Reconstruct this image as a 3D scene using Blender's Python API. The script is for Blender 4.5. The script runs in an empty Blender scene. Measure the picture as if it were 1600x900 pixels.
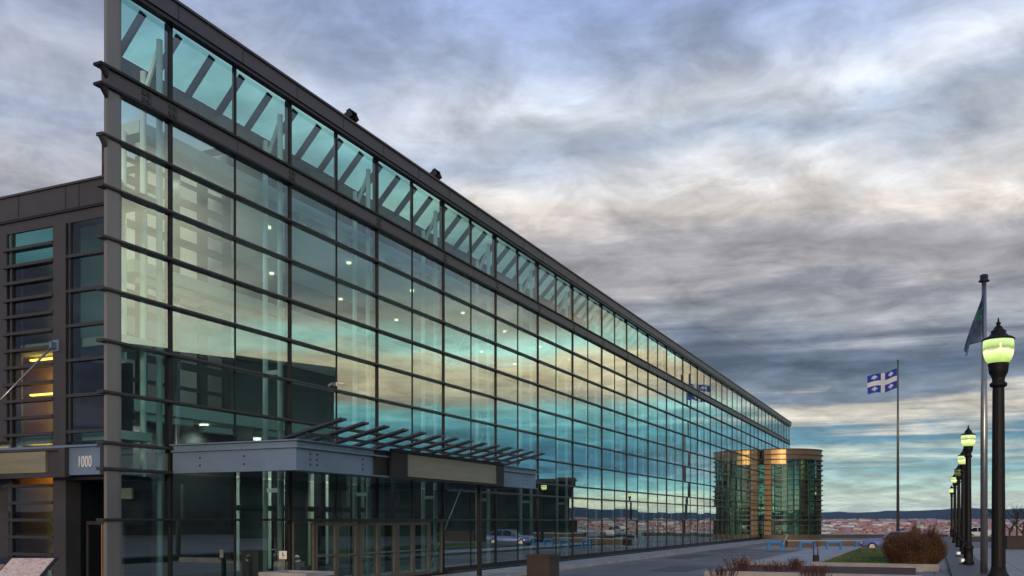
import bpy, bmesh, math, random
from mathutils import Vector, Matrix, noise
R = math.radians
rnd = random.Random(7)
sc = bpy.context.scene
COL = sc.collection
E = 2.05                                    # eye height above the plaza
C0 = Vector((-8.7, 20.6, 0.0))              # foot of the glass front's near corner
D = Vector((.4154, .9096, 0)).normalized()  # along the glass front, away from us
N = Vector((D.y, -D.x, 0))                  # out of the glass front
TEND = 104.3
F = 1445.0

def FP(t, n, z): return Vector((C0.x + D.x*t + N.x*n, C0.y + D.y*t + N.y*n, z))
def ground(x, Y): return Vector(((x-800)/F*Y, Y, 0))

# ------------------------------------------------------------------ materials
MAT = {}
def new_mat(name):
    m = bpy.data.materials.new(name); m.use_nodes = True
    nt = m.node_tree; nt.nodes.clear()
    out = nt.nodes.new('ShaderNodeOutputMaterial')
    MAT[name] = m
    return m, nt, out
def L(nt, a, b): nt.links.new(a, b)
def mathn(nt, op, a, b=None, c=None):
    n = nt.nodes.new('ShaderNodeMath'); n.operation = op
    for i, v in enumerate((a, b, c)):
        if v is None: continue
        if isinstance(v, (int, float)): n.inputs[i].default_value = v
        else: nt.links.new(v, n.inputs[i])
    return n.outputs[0]
def noise_node(nt, scale, detail=4, rough=.55, vec=None, dist=0):
    n = nt.nodes.new('ShaderNodeTexNoise')
    n.inputs['Scale'].default_value = scale; n.inputs['Detail'].default_value = detail
    n.inputs['Roughness'].default_value = rough; n.inputs['Distortion'].default_value = dist
    if vec is not None: L(nt, vec, n.inputs['Vector'])
    return n
def ramp(nt, fac, stops, interp='LINEAR'):
    r = nt.nodes.new('ShaderNodeValToRGB'); cr = r.color_ramp; cr.interpolation = interp
    while len(cr.elements) > 1: cr.elements.remove(cr.elements[-1])
    cr.elements[0].position = stops[0][0]; cr.elements[0].color = (*stops[0][1], 1)
    for p, c in stops[1:]:
        e = cr.elements.new(p); e.color = (*c, 1)
    L(nt, fac, r.inputs['Fac'])
    return r
def pbr(name, col, rough=.5, metal=0, var=.2, scale=3, bump=0, bscale=30, stretch=(1,1,1), rvar=.1, spec=.5, col2=None):
    m, nt, out = new_mat(name)
    b = nt.nodes.new('ShaderNodeBsdfPrincipled')
    tc = nt.nodes.new('ShaderNodeTexCoord'); mp = nt.nodes.new('ShaderNodeMapping')
    mp.inputs['Scale'].default_value = stretch
    L(nt, tc.outputs['Object'], mp.inputs['Vector'])
    n = noise_node(nt, scale, 6, .6, mp.outputs['Vector'])
    lo = tuple(c*(1-var) for c in col); hi = tuple(min(1, c*(1+var)) for c in (col2 or col))
    r = ramp(nt, n.outputs['Fac'], [(.3, lo), (.7, hi)])
    L(nt, r.outputs['Color'], b.inputs['Base Color'])
    L(nt, mathn(nt, 'MULTIPLY_ADD', n.outputs['Fac'], rvar*2, rough-rvar), b.inputs['Roughness'])
    b.inputs['Metallic'].default_value = metal
    b.inputs['Specular IOR Level'].default_value = spec
    if bump:
        n2 = noise_node(nt, bscale, 5, .6, mp.outputs['Vector'])
        bp = nt.nodes.new('ShaderNodeBump'); bp.inputs['Strength'].default_value = bump; bp.inputs['Distance'].default_value = .02
        L(nt, n2.outputs['Fac'], bp.inputs['Height']); L(nt, bp.outputs['Normal'], b.inputs['Normal'])
    L(nt, b.outputs[0], out.inputs['Surface'])
    return m
def emit(name, col, strength):
    m, nt, out = new_mat(name)
    e = nt.nodes.new('ShaderNodeEmission'); e.inputs['Color'].default_value = (*col, 1); e.inputs['Strength'].default_value = strength
    L(nt, e.outputs[0], out.inputs['Surface'])
    return m
def glass(name, tint, rtint, r0, gain, power, rough=0.0, wave=.0):
    """coated architectural glass: tinted see-through plus a mirror coat that grows towards grazing"""
    m, nt, out = new_mat(name)
    lw = nt.nodes.new('ShaderNodeLayerWeight'); lw.inputs['Blend'].default_value = .5
    f = mathn(nt, 'MULTIPLY_ADD', mathn(nt, 'POWER', lw.outputs['Facing'], power), gain, r0)
    tr = nt.nodes.new('ShaderNodeBsdfTransparent'); tr.inputs['Color'].default_value = (*tint, 1)
    gl = nt.nodes.new('ShaderNodeBsdfGlossy'); gl.inputs['Color'].default_value = (*rtint, 1); gl.inputs['Roughness'].default_value = rough
    if wave:
        tc = nt.nodes.new('ShaderNodeTexCoord')
        n = noise_node(nt, .9, 2, .5, tc.outputs['Object'])
        bp = nt.nodes.new('ShaderNodeBump'); bp.inputs['Strength'].default_value = wave; bp.inputs['Distance'].default_value = .02
        L(nt, n.outputs['Fac'], bp.inputs['Height']); L(nt, bp.outputs['Normal'], gl.inputs['Normal'])
    mx = nt.nodes.new('ShaderNodeMixShader')
    L(nt, f, mx.inputs[0]); L(nt, tr.outputs[0], mx.inputs[1]); L(nt, gl.outputs[0], mx.inputs[2])
    L(nt, mx.outputs[0], out.inputs['Surface'])
    return m

pbr('dark_metal', (.022,.020,.022), .5, .2, .15, 2, .04, 60, spec=.3)
pbr('frame_metal', (.060,.055,.058), .38, .35, .12, 3)
pbr('door_metal', (.17,.15,.145), .4, .3, .15, 3)
pbr('pier_metal', (.22,.208,.20), .45, .35, .12, 1.5, .05, 40, (1,1,.2))
pbr('band_metal', (.085,.076,.080), .45, .35, .12, 2, .04, 40)
pbr('clad_metal', (.062,.058,.064), .5, .25, .14, 1.2, .04, 40)
pbr('louvre_metal', (.055,.062,.074), .4, .35, .15, 2)
pbr('blue_steel', (.17,.245,.345), .42, .25, .12, 1.3, .05, 40)
pbr('white_tube', (.84,.88,.86), .45, 0, .05, 2)
pbr('slab_white', (.66,.70,.68), .6, 0, .06, 2)
pbr('inner_wall', (.13,.14,.15), .8, 0, .2, .6)
pbr('pale_wall', (.62,.63,.57), .8, 0, .06, .6)
pbr('inner_floor', (.10,.10,.105), .5, 0, .2, 1)
pbr('warm_wall', (.75,.42,.12), .8, 0, .25, .8)
pbr('yellow_wall', (.55,.50,.14), .7, 0, .3, 1)
pbr('sign_olive', (.24,.225,.165), .35, 0, .14, 2.2, 0, 30, (.4,.4,3))
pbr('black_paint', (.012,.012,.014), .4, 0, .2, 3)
pbr('lamp_iron', (.009,.008,.009), .55, 0, .3, 6, .05, 80, spec=.25)
pbr('pole_metal', (.30,.30,.31), .3, .8, .1, 3)
pbr('pole_green', (.13,.14,.13), .35, .5, .15, 3)
pbr('tan_stone', (.34,.22,.13), .5, 0, .14, 1.2, .05, 30)
pbr('sunlit_panel', (.62,.40,.14), .35, .3, .12, 1.2)
pbr('lit_pane_yellow', (.62,.58,.30), .5, 0, .2, 2)
pbr('brown_stone', (.11,.078,.06), .55, 0, .15, 1.2, .05, 30)
pbr('concrete', (.36,.35,.33), .8, 0, .22, 1.3, .2, 25)
pbr('kerb_stone', (.36,.34,.32), .8, 0, .22, 1.5, .2, 25)
pbr('sidewalk', (.34,.345,.36), .75, 0, .25, .7, .15, 20)
pbr('brown_concrete', (.045,.032,.026), .7, 0, .3, 2.5, .3, 30)
pbr('dark_granite', (.055,.055,.058), .6, 0, .3, 2.5, .2, 30)
pbr('soil_tar', (.06,.06,.064), .6, 0, .3, 2)
pbr('soil', (.07,.035,.028), .95, 0, .4, 3, .6, 12)
pbr('lawn', (.035,.085,.022), .95, 0, .5, .9, .6, 20, col2=(.075,.09,.04))
pbr('grass_blade', (.045,.095,.022), .7, 0, .5, .8, col2=(.10,.15,.04))
pbr('rust_leaf', (.070,.030,.014), .85, 0, .5, 1.6, col2=(.125,.06,.024))
pbr('red_twig', (.085,.032,.034), .8, 0, .5, 2)
pbr('dry_leaf', (.30,.26,.17), .8, 0, .4, 2)
pbr('bark', (.035,.028,.025), .9, 0, .4, 4, .3, 30)
pbr('blue_paint', (.015,.22,.62), .35, .1, .12, 4)
pbr('car_blue', (.22,.27,.52), .2, .5, .05, 2)
pbr('car_white', (.70,.71,.72), .25, .1, .04, 2)
pbr('car_glass', (.012,.014,.018), .06, 0, .1, 2, rvar=.02)
pbr('tyre', (.015,.015,.016), .85, 0, .2, 6)
pbr('rim', (.45,.45,.47), .3, .8, .1, 5)
pbr('white_paint', (.78,.78,.76), .5, 0, .06, 3)
pbr('red_lens', (.35,.01,.01), .2, 0, .1, 3)
pbr('clear_lens', (.7,.7,.7), .1, 0, .1, 3)
pbr('office_clad', (.020,.024,.036), .5, .2, .3, .5)
pbr('office_glass', (.012,.018,.03), .12, 0, .3, .4, rvar=.03)
pbr('roof_felt', (.06,.06,.062), .9, 0, .2, 1)
pbr('marking', (.62,.62,.58), .8, 0, .25, 3)
glass('facade_glass', (.63,.93,.88), (.90,1.0,.98), .17, .80, 1.5, 0, .012)
glass('clerestory_glass', (.66,.93,.86), (.95,.97,.92), .07, .92, 2.0, 0, .004)
glass('roof_glass', (.62,.94,.86), (.7,.8,.8), .06, .6, 3.5)
glass('wing_glass', (.42,.60,.60), (.50,.50,.62), .10, .6, 3.0)
glass('wing_teal_glass', (.2,.7,.62), (.35,.85,.75), .35, .6, 2.0)
glass('door_glass', (.42,.66,.60), (.7,.85,.85), .10, .8, 2.6)
glass('drum_glass', (.34,.72,.58), (.72,.92,.82), .16, .8, 1.7, 0, .01)
emit('warm_tube', (1.0,.48,.07), 6.5)
emit('downlight', (1.0,.88,.58), 1.9)
emit('lobby_light', (1.0,.95,.75), 2.2)
emit('panel_light', (1.0,.96,.80), 4.0)
emit('spot_white', (1.0,.97,.88), .8)
emit('door_glow', (1.0,.85,.35), .9)

def asphalt():
    m, nt, out = new_mat('asphalt')
    b = nt.nodes.new('ShaderNodeBsdfPrincipled'); tc = nt.nodes.new('ShaderNodeTexCoord')
    n1 = noise_node(nt, .12, 6, .6, tc.outputs['Object'], .5); n2 = noise_node(nt, 60, 3, .6, tc.outputs['Object'])
    r = ramp(nt, n1.outputs['Fac'], [(.3, (.11,.113,.122)), (.55, (.165,.168,.18)), (.75, (.22,.222,.232))])
    mx = nt.nodes.new('ShaderNodeMix'); mx.data_type = 'RGBA'; mx.blend_type = 'MULTIPLY'; mx.inputs[0].default_value = .5
    L(nt, r.outputs[0], mx.inputs[6])
    r2 = ramp(nt, n2.outputs['Fac'], [(.3, (.6,.6,.6)), (.7, (1,1,1))]); L(nt, r2.outputs[0], mx.inputs[7])
    L(nt, mx.outputs[2], b.inputs['Base Color'])
    L(nt, mathn(nt, 'MULTIPLY_ADD', n1.outputs['Fac'], -.5, .85), b.inputs['Roughness'])
    bp = nt.nodes.new('ShaderNodeBump'); bp.inputs['Strength'].default_value = .25; bp.inputs['Distance'].default_value = .01
    L(nt, n2.outputs['Fac'], bp.inputs['Height']); L(nt, bp.outputs[0], b.inputs['Normal'])
    L(nt, b.outputs[0], out.inputs['Surface'])
asphalt()
def paving():
    m, nt, out = new_mat('paving')
    b = nt.nodes.new('ShaderNodeBsdfPrincipled'); tc = nt.nodes.new('ShaderNodeTexCoord'); mp = nt.nodes.new('ShaderNodeMapping')
    mp.inputs['Rotation'].default_value = (0, 0, math.atan2(D.x, D.y))
    L(nt, tc.outputs['Object'], mp.inputs['Vector'])
    br = nt.nodes.new('ShaderNodeTexBrick')
    br.inputs['Color1'].default_value = (.245,.23,.215,1); br.inputs['Color2'].default_value = (.315,.295,.275,1); br.inputs['Mortar'].default_value = (.09,.088,.085,1)
    br.inputs['Scale'].default_value = 1.0; br.inputs['Brick Width'].default_value = 1.6; br.inputs['Row Height'].default_value = 1.6
    br.inputs['Mortar Size'].default_value = .03; br.offset = 0
    L(nt, mp.outputs[0], br.inputs['Vector'])
    n1 = noise_node(nt, .3, 6, .65, tc.outputs['Object'])
    mx = nt.nodes.new('ShaderNodeMix'); mx.data_type = 'RGBA'; mx.blend_type = 'MULTIPLY'; mx.inputs[0].default_value = .8
    r2 = ramp(nt, n1.outputs['Fac'], [(.3, (.55,.55,.56)), (.7, (1,1,1))])
    L(nt, br.outputs['Color'], mx.inputs[6]); L(nt, r2.outputs[0], mx.inputs[7])
    L(nt, mx.outputs[2], b.inputs['Base Color']); b.inputs['Roughness'].default_value = .55
    L(nt, b.outputs[0], out.inputs['Surface'])
paving()
def globe_mat(name, power):
    m, nt, out = new_mat(name)
    e = nt.nodes.new('ShaderNodeEmission'); tc = nt.nodes.new('ShaderNodeTexCoord'); s = nt.nodes.new('ShaderNodeSeparateXYZ')
    L(nt, tc.outputs['Object'], s.inputs[0])
    n = noise_node(nt, 5, 4, .6, tc.outputs['Object'])
    h = mathn(nt, 'ADD', mathn(nt, 'MULTIPLY', mathn(nt, 'SUBTRACT', s.outputs['Z'], 4.82), 2.1), mathn(nt, 'MULTIPLY_ADD', n.outputs['Fac'], .3, -.15))
    r = ramp(nt, h, [(0, (.34,.50,.12)), (.22, (.66,.84,.26)), (.45, (1.0,1.0,.62)), (.60, (.26,.34,.12)), (.70, (.50,.68,.22)), (.88, (.74,.90,.40)), (1, (.3,.42,.14))])
    L(nt, r.outputs[0], e.inputs['Color']); e.inputs['Strength'].default_value = power
    g = nt.nodes.new('ShaderNodeBsdfGlossy'); g.inputs['Roughness'].default_value = .1
    mx = nt.nodes.new('ShaderNodeMixShader'); mx.inputs[0].default_value = .06
    L(nt, e.outputs[0], mx.inputs[1]); L(nt, g.outputs[0], mx.inputs[2])
    L(nt, mx.outputs[0], out.inputs['Surface'])
globe_mat('lamp_globe', 1.25); globe_mat('lamp_globe_dim', .14)
def attr_mat(name, rough=.7):
    m, nt, out = new_mat(name)
    b = nt.nodes.new('ShaderNodeBsdfPrincipled'); a = nt.nodes.new('ShaderNodeAttribute'); a.attribute_name = 'tone'
    L(nt, a.outputs['Color'], b.inputs['Base Color']); b.inputs['Roughness'].default_value = rough
    L(nt, b.outputs[0], out.inputs['Surface'])
attr_mat('town'); attr_mat('flag_cloth', .8)
def map_mat():
    m, nt, out = new_mat('map_print')
    b = nt.nodes.new('ShaderNodeBsdfPrincipled'); tc = nt.nodes.new('ShaderNodeTexCoord')
    v = nt.nodes.new('ShaderNodeTexVoronoi'); v.inputs['Scale'].default_value = 14; L(nt, tc.outputs['Object'], v.inputs['Vector'])
    n = noise_node(nt, 6, 4, .6, tc.outputs['Object'], 1.8)
    r = ramp(nt, n.outputs['Fac'], [(.25, (.75,.72,.55)), (.42, (.62,.30,.25)), (.5, (.75,.68,.52)), (.6, (.80,.50,.36)), (.68, (.20,.36,.25)), (.75, (.4,.66,.70))])
    mx = nt.nodes.new('ShaderNodeMix'); mx.data_type = 'RGBA'; mx.inputs[0].default_value = .10
    L(nt, r.outputs[0], mx.inputs[6]); L(nt, v.outputs['Color'], mx.inputs[7])
    L(nt, mx.outputs[2], b.inputs['Base Color']); b.inputs['Roughness'].default_value = .3
    L(nt, b.outputs[0], out.inputs['Surface'])
map_mat()
def terrain_mat(name, stops, scale):
    m, nt, out = new_mat(name)
    b = nt.nodes.new('ShaderNodeBsdfPrincipled'); tc = nt.nodes.new('ShaderNodeTexCoord')
    n = noise_node(nt, scale, 8, .65, tc.outputs['Object'])
    r = ramp(nt, n.outputs['Fac'], stops); L(nt, r.outputs[0], b.inputs['Base Color']); b.inputs['Roughness'].default_value = 1
    b.inputs['Specular IOR Level'].default_value = 0
    L(nt, b.outputs[0], out.inputs['Surface'])
terrain_mat('plain_land', [(.3, (.05,.055,.04)), (.5, (.10,.085,.06)), (.7, (.16,.12,.09))], .004)
terrain_mat('hill_forest', [(.3, (.022,.040,.055)), (.7, (.04,.06,.075))], .0006)

# ------------------------------------------------------------------ mesh helpers
class MB:
    def __init__(s): s.v = []; s.f = []; s.sm = []; s.tone = []
    def hexa(s, p):
        b = len(s.v); s.v += [tuple(q) for q in p]
        for f in ((0,3,2,1),(4,5,6,7),(0,1,5,4),(1,2,6,5),(2,3,7,6),(3,0,4,7)):
            s.f.append(tuple(b+i for i in f)); s.sm.append(False)
        return s
    def fb(s, t0, t1, n0, n1, z0, z1):
        return s.hexa([FP(t0,n1,z0), FP(t1,n1,z0), FP(t1,n0,z0), FP(t0,n0,z0), FP(t0,n1,z1), FP(t1,n1,z1), FP(t1,n0,z1), FP(t0,n0,z1)])
    def bx(s, x0, x1, y0, y1, z0, z1, M=None):
        p = [Vector(q) for q in ((x0,y0,z0),(x1,y0,z0),(x1,y1,z0),(x0,y1,z0),(x0,y0,z1),(x1,y0,z1),(x1,y1,z1),(x0,y1,z1))]
        if M: p = [M @ q for q in p]
        return s.hexa(p)
    def bar(s, p, q, w, h, up=Vector((0,0,1))):
        p = Vector(p); q = Vector(q); d = (q-p).normalized(); x = d.cross(up)
        if x.length < 1e-4: x = d.cross(Vector((1,0,0)))
        x.normalize(); u = x.cross(d).normalized()
        x = x*w/2; u = u*h/2
        return s.hexa([p-x-u, p+x-u, q+x-u, q-x-u, p-x+u, p+x+u, q+x+u, q-x+u])
    def cyl(s, p, q, r, r2=None, seg=10, cap=True):
        p = Vector(p); q = Vector(q); r2 = r if r2 is None else r2
        d = (q-p).normalized(); x = d.orthogonal().normalized(); y = d.cross(x)
        b = len(s.v)
        for i in range(seg):
            a = 2*math.pi*i/seg; o = x*math.cos(a)+y*math.sin(a)
            s.v.append(tuple(p+o*r)); s.v.append(tuple(q+o*r2))
        for i in range(seg):
            j = (i+1) % seg
            s.f.append((b+2*i, b+2*j, b+2*j+1, b+2*i+1)); s.sm.append(True)
        if cap:
            s.f.append(tuple(b+2*i for i in range(seg-1,-1,-1))); s.sm.append(False)
            s.f.append(tuple(b+2*i+1 for i in range(seg))); s.sm.append(False)
        return s
    def lathe(s, prof, seg=20, c=(0,0,0), smooth=True):
        b = len(s.v); c = Vector(c)
        for r, z in prof:
            for i in range(seg):
                a = 2*math.pi*i/seg; s.v.append((c.x+r*math.cos(a), c.y+r*math.sin(a), c.z+z))
        for k in range(len(prof)-1):
            for i in range(seg):
                j = (i+1) % seg
                s.f.append((b+k*seg+i, b+k*seg+j, b+(k+1)*seg+j, b+(k+1)*seg+i)); s.sm.append(smooth)
        s.f.append(tuple(b+i for i in range(seg-1,-1,-1))); s.sm.append(False)
        s.f.append(tuple(b+(len(prof)-1)*seg+i for i in range(seg))); s.sm.append(False)
        return s
    def poly(s, pts, sm=False):
        b = len(s.v); s.v += [tuple(p) for p in pts]; s.f.append(tuple(range(b, b+len(pts)))); s.sm.append(sm); return s
    def prism(s, pts, off):
        """closed polygon pts extruded by vector off"""
        b = len(s.v); k = len(pts); off = Vector(off)
        s.v += [tuple(p) for p in pts] + [tuple(Vector(p)+off) for p in pts]
        s.f.append(tuple(range(b+k-1, b-1, -1))); s.sm.append(False)
        s.f.append(tuple(range(b+k, b+2*k))); s.sm.append(False)
        for i in range(k):
            j = (i+1) % k; s.f.append((b+i, b+j, b+k+j, b+k+i)); s.sm.append(False)
        return s
    def build(s, name, mat, parent=None, label=None):
        me = bpy.data.meshes.new(name); me.from_pydata(s.v, [], s.f); me.update()
        me.polygons.foreach_set('use_smooth', s.sm)
        if s.tone:
            at = me.color_attributes.new('tone', 'FLOAT_COLOR', 'CORNER')
            k = 0
            for p, t in zip(me.polygons, s.tone):
                for _ in p.loop_indices: at.data[k].color = (*t, 1); k += 1
        me.materials.append(MAT[mat])
        o = bpy.data.objects.new(name, me); COL.objects.link(o)
        if parent is not None:
            o.parent = parent
            # a thing's meshes are written in world coordinates unless the thing was built round the origin
            if parent.get('_world'): o.location = -Vector(parent['_world'])
        if label: o['label'] = label
        return o
def thing(name, label, cat, loc=(0,0,0), group=None, world=False):
    o = bpy.data.objects.new(name, None); COL.objects.link(o); o.location = loc; o.empty_display_size = .3
    o['label'] = label; o['category'] = cat
    if group: o['group'] = group
    if world: o['_world'] = tuple(loc)
    return o
def tag(o, label, cat, group=None):
    o['label'] = label; o['category'] = cat
    if group: o['group'] = group
    return o
def struct(o, kind='structure'):
    o['kind'] = kind; return o
def copy_tree(o, parent=None):
    c = o.copy(); COL.objects.link(c); c.parent = parent
    for ch in list(o.children): copy_tree(ch, c)
    return c

# ------------------------------------------------------------------ ground, road, terrain
def grid_disc(name, mat, r0, r1, rings, seg, zf):
    m = MB()
    for k in range(rings+1):
        r = r0*(r1/r0)**(k/rings) if r0 > 0 else r1*k/rings
        for i in range(seg):
            a = 2*math.pi*i/seg; x, y = r*math.sin(a), r*math.cos(a); m.v.append((x, y, zf(x, y, r, a)))
    for k in range(rings):
        for i in range(seg):
            j = (i+1) % seg
            m.f.append((k*seg+i, (k+1)*seg+i, (k+1)*seg+j, k*seg+j)[::-1]); m.sm.append(True)
    return m.build(name, mat)
def ss(a, b, x):
    x = max(0, min(1, (x-a)/(b-a))); return x*x*(3-2*x)
def land(x, y, r, a):
    z = -62*ss(152, 520, r)
    z += 50*ss(2600, 9500, r)
    return z + (4*noise.noise((x*.002, y*.002, 3)) if r > 600 else 0)
def hills(x, y, r, a):
    ridge = 165 + 70*noise.noise((a*9.3, 2.1, .3)) + 45*noise.noise((a*21, 5.1, .3)) + 14*noise.noise((a*70, 1.7, .6)) + 4*noise.noise((a*190, 1.7, .6))
    return -10 + ridge*ss(11500, 17000, r) - 40*ss(19000, 24000, r)
struct(grid_disc('ground', 'paving', 0, 152, 3, 96, lambda x, y, r, a: 0.0))
struct(grid_disc('terrain', 'plain_land', 152, 14000, 40, 220, land))
struct(grid_disc('hills', 'hill_forest', 11500, 24000, 14, 720, hills))

struct(MB().fb(-60, 62, 2.6, 8.7, -.2, .006).build('road', 'asphalt'))
struct(MB().fb(62.2, 104, 2.6, 22, -.2, .008).build('parking_lot', 'asphalt'))
struct(MB().fb(1.5, TEND, .5, 2.45, -.1, .11).build('sidewalk', 'sidewalk'))
struct(MB().fb(1.5, TEND, 2.45, 2.6, -.1, .13).build('kerb', 'kerb_stone'))
struct(MB().fb(19.2, 61, 8.86, 11.7, -.1, .10).build('pavement', 'sidewalk'))
struct(MB().fb(19.0, 61, 8.7, 8.86, -.1, .13).build('kerb', 'kerb_stone'))
mk = MB()
for k in range(5): mk.fb(53.0+k*1.7, 53.16+k*1.7, 4.2, 8.2, .004, .010)
struct(mk.build('road_markings', 'marking'))
pt = MB()
for t0, t1, n0, n1 in ((21, 25.5, 5.9, 7.6), (33, 40, 3.3, 4.6), (46, 49, 6.3, 8.3)): pt.fb(t0, t1, n0, n1, .004, .0095)
for k in range(9):
    t = 15+5.1*k+rnd.uniform(-1,1); n = rnd.uniform(2.8, 4)
    for j in range(6):
        a = FP(t, n, .008); t += rnd.uniform(-.4,.7); n += rnd.uniform(.5,.95); pt.bar(a, FP(t, min(n, 8.6), .008), .05, .006)
struct(pt.build('road_patches', 'soil_tar'))

# lawn strip in a stone kerb
lawn = MB().fb(25.9, 49.3, 12.05, 16.35, -.1, .22)
struct(lawn.build('lawn', 'lawn'))
g = MB()
for i in range(9000):
    t = 26 + 23.2*rnd.random()**1.3; n = 12.1+4.2*rnd.random()
    p = FP(t, n, .2); h = .05+.06*rnd.random(); a = rnd.random()*6.28
    w = Vector((math.cos(a), math.sin(a), 0))*.018; l = Vector((rnd.uniform(-.04,.04), rnd.uniform(-.04,.04), h+.02))
    g.poly([p-w, p+w, p+l])
struct(g.build('grass', 'grass_blade'), 'stuff')
kb = thing('lawn_edging', 'pale stone edging round the lawn strip beneath the round rusty bush', 'edging', FP(25.6, 14, 0), world=True)
MB().fb(25.6, 25.9, 11.75, 16.65, 0, .28).build('edge_stone', 'kerb_stone', kb)
MB().fb(25.9, 49.6, 11.75, 12.05, 0, .27).build('edge_stone', 'kerb_stone', kb)
MB().fb(25.9, 49.6, 16.35, 16.65, 0, .27).build('edge_stone', 'kerb_stone', kb)
MB().fb(49.3, 49.6, 12.05, 16.35, 0, .26).build('edge_stone', 'kerb_stone', kb)
# shrub bed in front
struct(MB().fb(18.6, 25.0, 9.2, 15.8, -.1, .16).build('soil', 'soil'))
bd = thing('bed_edging', 'low stone edging round the bare shrub bed at the bottom of the picture', 'edging', FP(18.3, 12, 0), world=True)
MB().fb(18.3, 18.6, 8.9, 16.1, 0, .22).build('edge_stone', 'kerb_stone', bd)
MB().fb(18.6, 25.0, 8.9, 9.2, 0, .21).build('edge_stone', 'kerb_stone', bd)
MB().fb(25.0, 25.3, 8.9, 16.1, 0, .22).build('edge_stone', 'kerb_stone', bd)

# ------------------------------------------------------------------ the glass convention hall
ROOT = thing('convention_hall', 'long glass and steel convention hall with fins, a slanted clerestory and a round end pavilion', 'building', FP(0,0,0), world=True)
Zr = [0.30] + [E+z for z in (.014, 1.126, 1.696, 2.80, 3.92, 5.047, 6.173, 7.285, 8.39, 9.466)]
ZB0, ZB1, ZP0, ZP1 = E+9.466, E+9.893, E+11.80, E+12.22
majors = [0.0] + [1.466+4.4713*k for k in range(24)]
cols = [0.0, 1.466]
for k in range(23): cols += [1.466+4.4713*(k+.5), 1.466+4.4713*(k+1)]
minors = cols[2::2]
def doorway(tc, z1):     # panes replaced by the doors
    return 7.0 < tc < 13.9 and z1 < E+.1
panes = []
def pane_quad(m, t0, t1, z0, z1, n=-.02):
    tl = rnd.gauss(0, .0026); tv = rnd.gauss(0, .0019)
    dt = (t1-t0)/2*tl; dz = (z1-z0)/2*tv
    m.poly([FP(t0, n-dt-dz, z0), FP(t1, n+dt-dz, z0), FP(t1, n+dt+dz, z1), FP(t0, n-dt+dz, z1)])
rest = MB(); rest2 = MB(); npane = 0
for ci in range(len(cols)-1):
    t0, t1 = cols[ci], cols[ci+1]
    rows = list(zip(Zr[:-1], Zr[1:])) + [(ZB1, ZP0)]
    for z0, z1 in rows:
        if z1 < E+.1 and t1 > 7.0 and t0 < 14: continue     # doors stand there
        if npane < 98:
            m = MB(); pane_quad(m, t0+.02, t1-.02, z0+.02, z1-.02); m.build('glass_pane', 'clerestory_glass' if z0 == ZB1 else 'facade_glass', ROOT); npane += 1
        elif z0 == ZB1: pane_quad(rest2, t0+.02, t1-.02, z0+.02, z1-.02)
        else: pane_quad(rest, t0+.02, t1-.02, z0+.02, z1-.02)
struct(rest2.build('glass_pane', 'clerestory_glass', ROOT), 'stuff')
struct(rest.build('glass_pane', 'facade_glass', ROOT), 'stuff')
for t in majors[1:]:
    low = .12 if not 6.9 < t < 14 else E+.06
    MB().fb(t-.042, t+.042, -.16, .02, low, ZB0).fb(t-.045, t+.045, -.16, .02, ZB1, ZP0).build('mullion', 'dark_metal', ROOT)
for t in minors:
    low = .12 if not 6.9 < t < 14 else E+.06
    MB().fb(t-.015, t+.015, -.05, .004, low, ZB0).fb(t-.024, t+.024, -.1, .01, ZB1, ZP0).build('mullion', 'dark_metal', ROOT)
for i, z in enumerate(Zr[1:-1]):
    m = MB()
    if i in (1, 2): spans = [(-.60, 1.46), (14.95, TEND+.1)] if i == 1 else [(-.60, TEND+.1)]
    elif i == 0: spans = [(-.60, TEND+.1)]
    else: spans = [(-.60, TEND+.1)]
    for a, b in spans:
        h = .036 if i > 0 else .03
        m.fb(a, b, -.10, .09, z-h, z+h)
        m.fb(a, b, .09, .115, z-h*.5, z+h*.5)
    if i in (8, 9): m.prism([FP(-.58,.08,z-.045), FP(-.445,.08,z-.045), FP(-.445,.08,z-.24)], N*-.14)
    m.build('transom_fin', 'frame_metal', ROOT)
# steel band, its two ledges, rosette plates
band = MB().fb(-.44, TEND, -.12, .06, ZB0+.03, ZB1-.03).build('steel_band', 'band_metal', ROOT)
for z in (ZB0, ZB1):
    m = MB().fb(-.66, TEND+.1, -.12, .12, z-.03, z+.03)
    m.prism([FP(-.64,.10,z-.03), FP(-.445,.10,z-.03), FP(-.445,.10,z-.25)], N*-.10)
    m.build('ledge', 'dark_metal', ROOT)
zb = (ZB0+ZB1)/2
for t in [.66] + majors[1:]:
    m = MB()
    for dx in (-.075, .075):
        for dz in (-.075, .075): m.fb(t+dx-.05, t+dx+.05, .06, .078, zb+dz-.05, zb+dz+.05)
    m.build('rosette_plate', 'black_paint', band)
for t in majors[1:]: MB().fb(t+2.23, t+2.25, .055, .063, ZB0+.035, ZB1-.035).build('joint', 'black_paint', band)
# parapet with panel joints
par = MB().fb(-.44, TEND+.1, -.05, .24, ZP0, ZP1-.04).fb(-.47, TEND+.13, -.08, .29, ZP1-.04, ZP1+.02).build('parapet', 'band_metal', ROOT)
MB().fb(-.467, TEND+.1, .02, .2, ZP0-.10, ZP0-.003).build('gutter', 'black_paint', par)
for t in majors[1:]:
    for q in (0, 2.2357): MB().fb(t+q-.012, t+q+.012, .236, .247, ZP0+.004, ZP1-.045).build('joint', 'black_paint', par)
# corner pier
MB().fb(-.44, -.10, -.04, .05, 0, ZP0).fb(-.10, -.02, -.12, .02, 0, ZP0).build('corner_pier', 'pier_metal', ROOT)
MB().fb(1.0, TEND, -.3, .10, 0, .14).fb(14.9, TEND, -.3, .06, .14, .30).fb(14.9, TEND, .10, .49, 0, .16).build('plinth', 'dark_metal', ROOT)  # last low step: dark strip added for the shade along the facade foot
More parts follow.
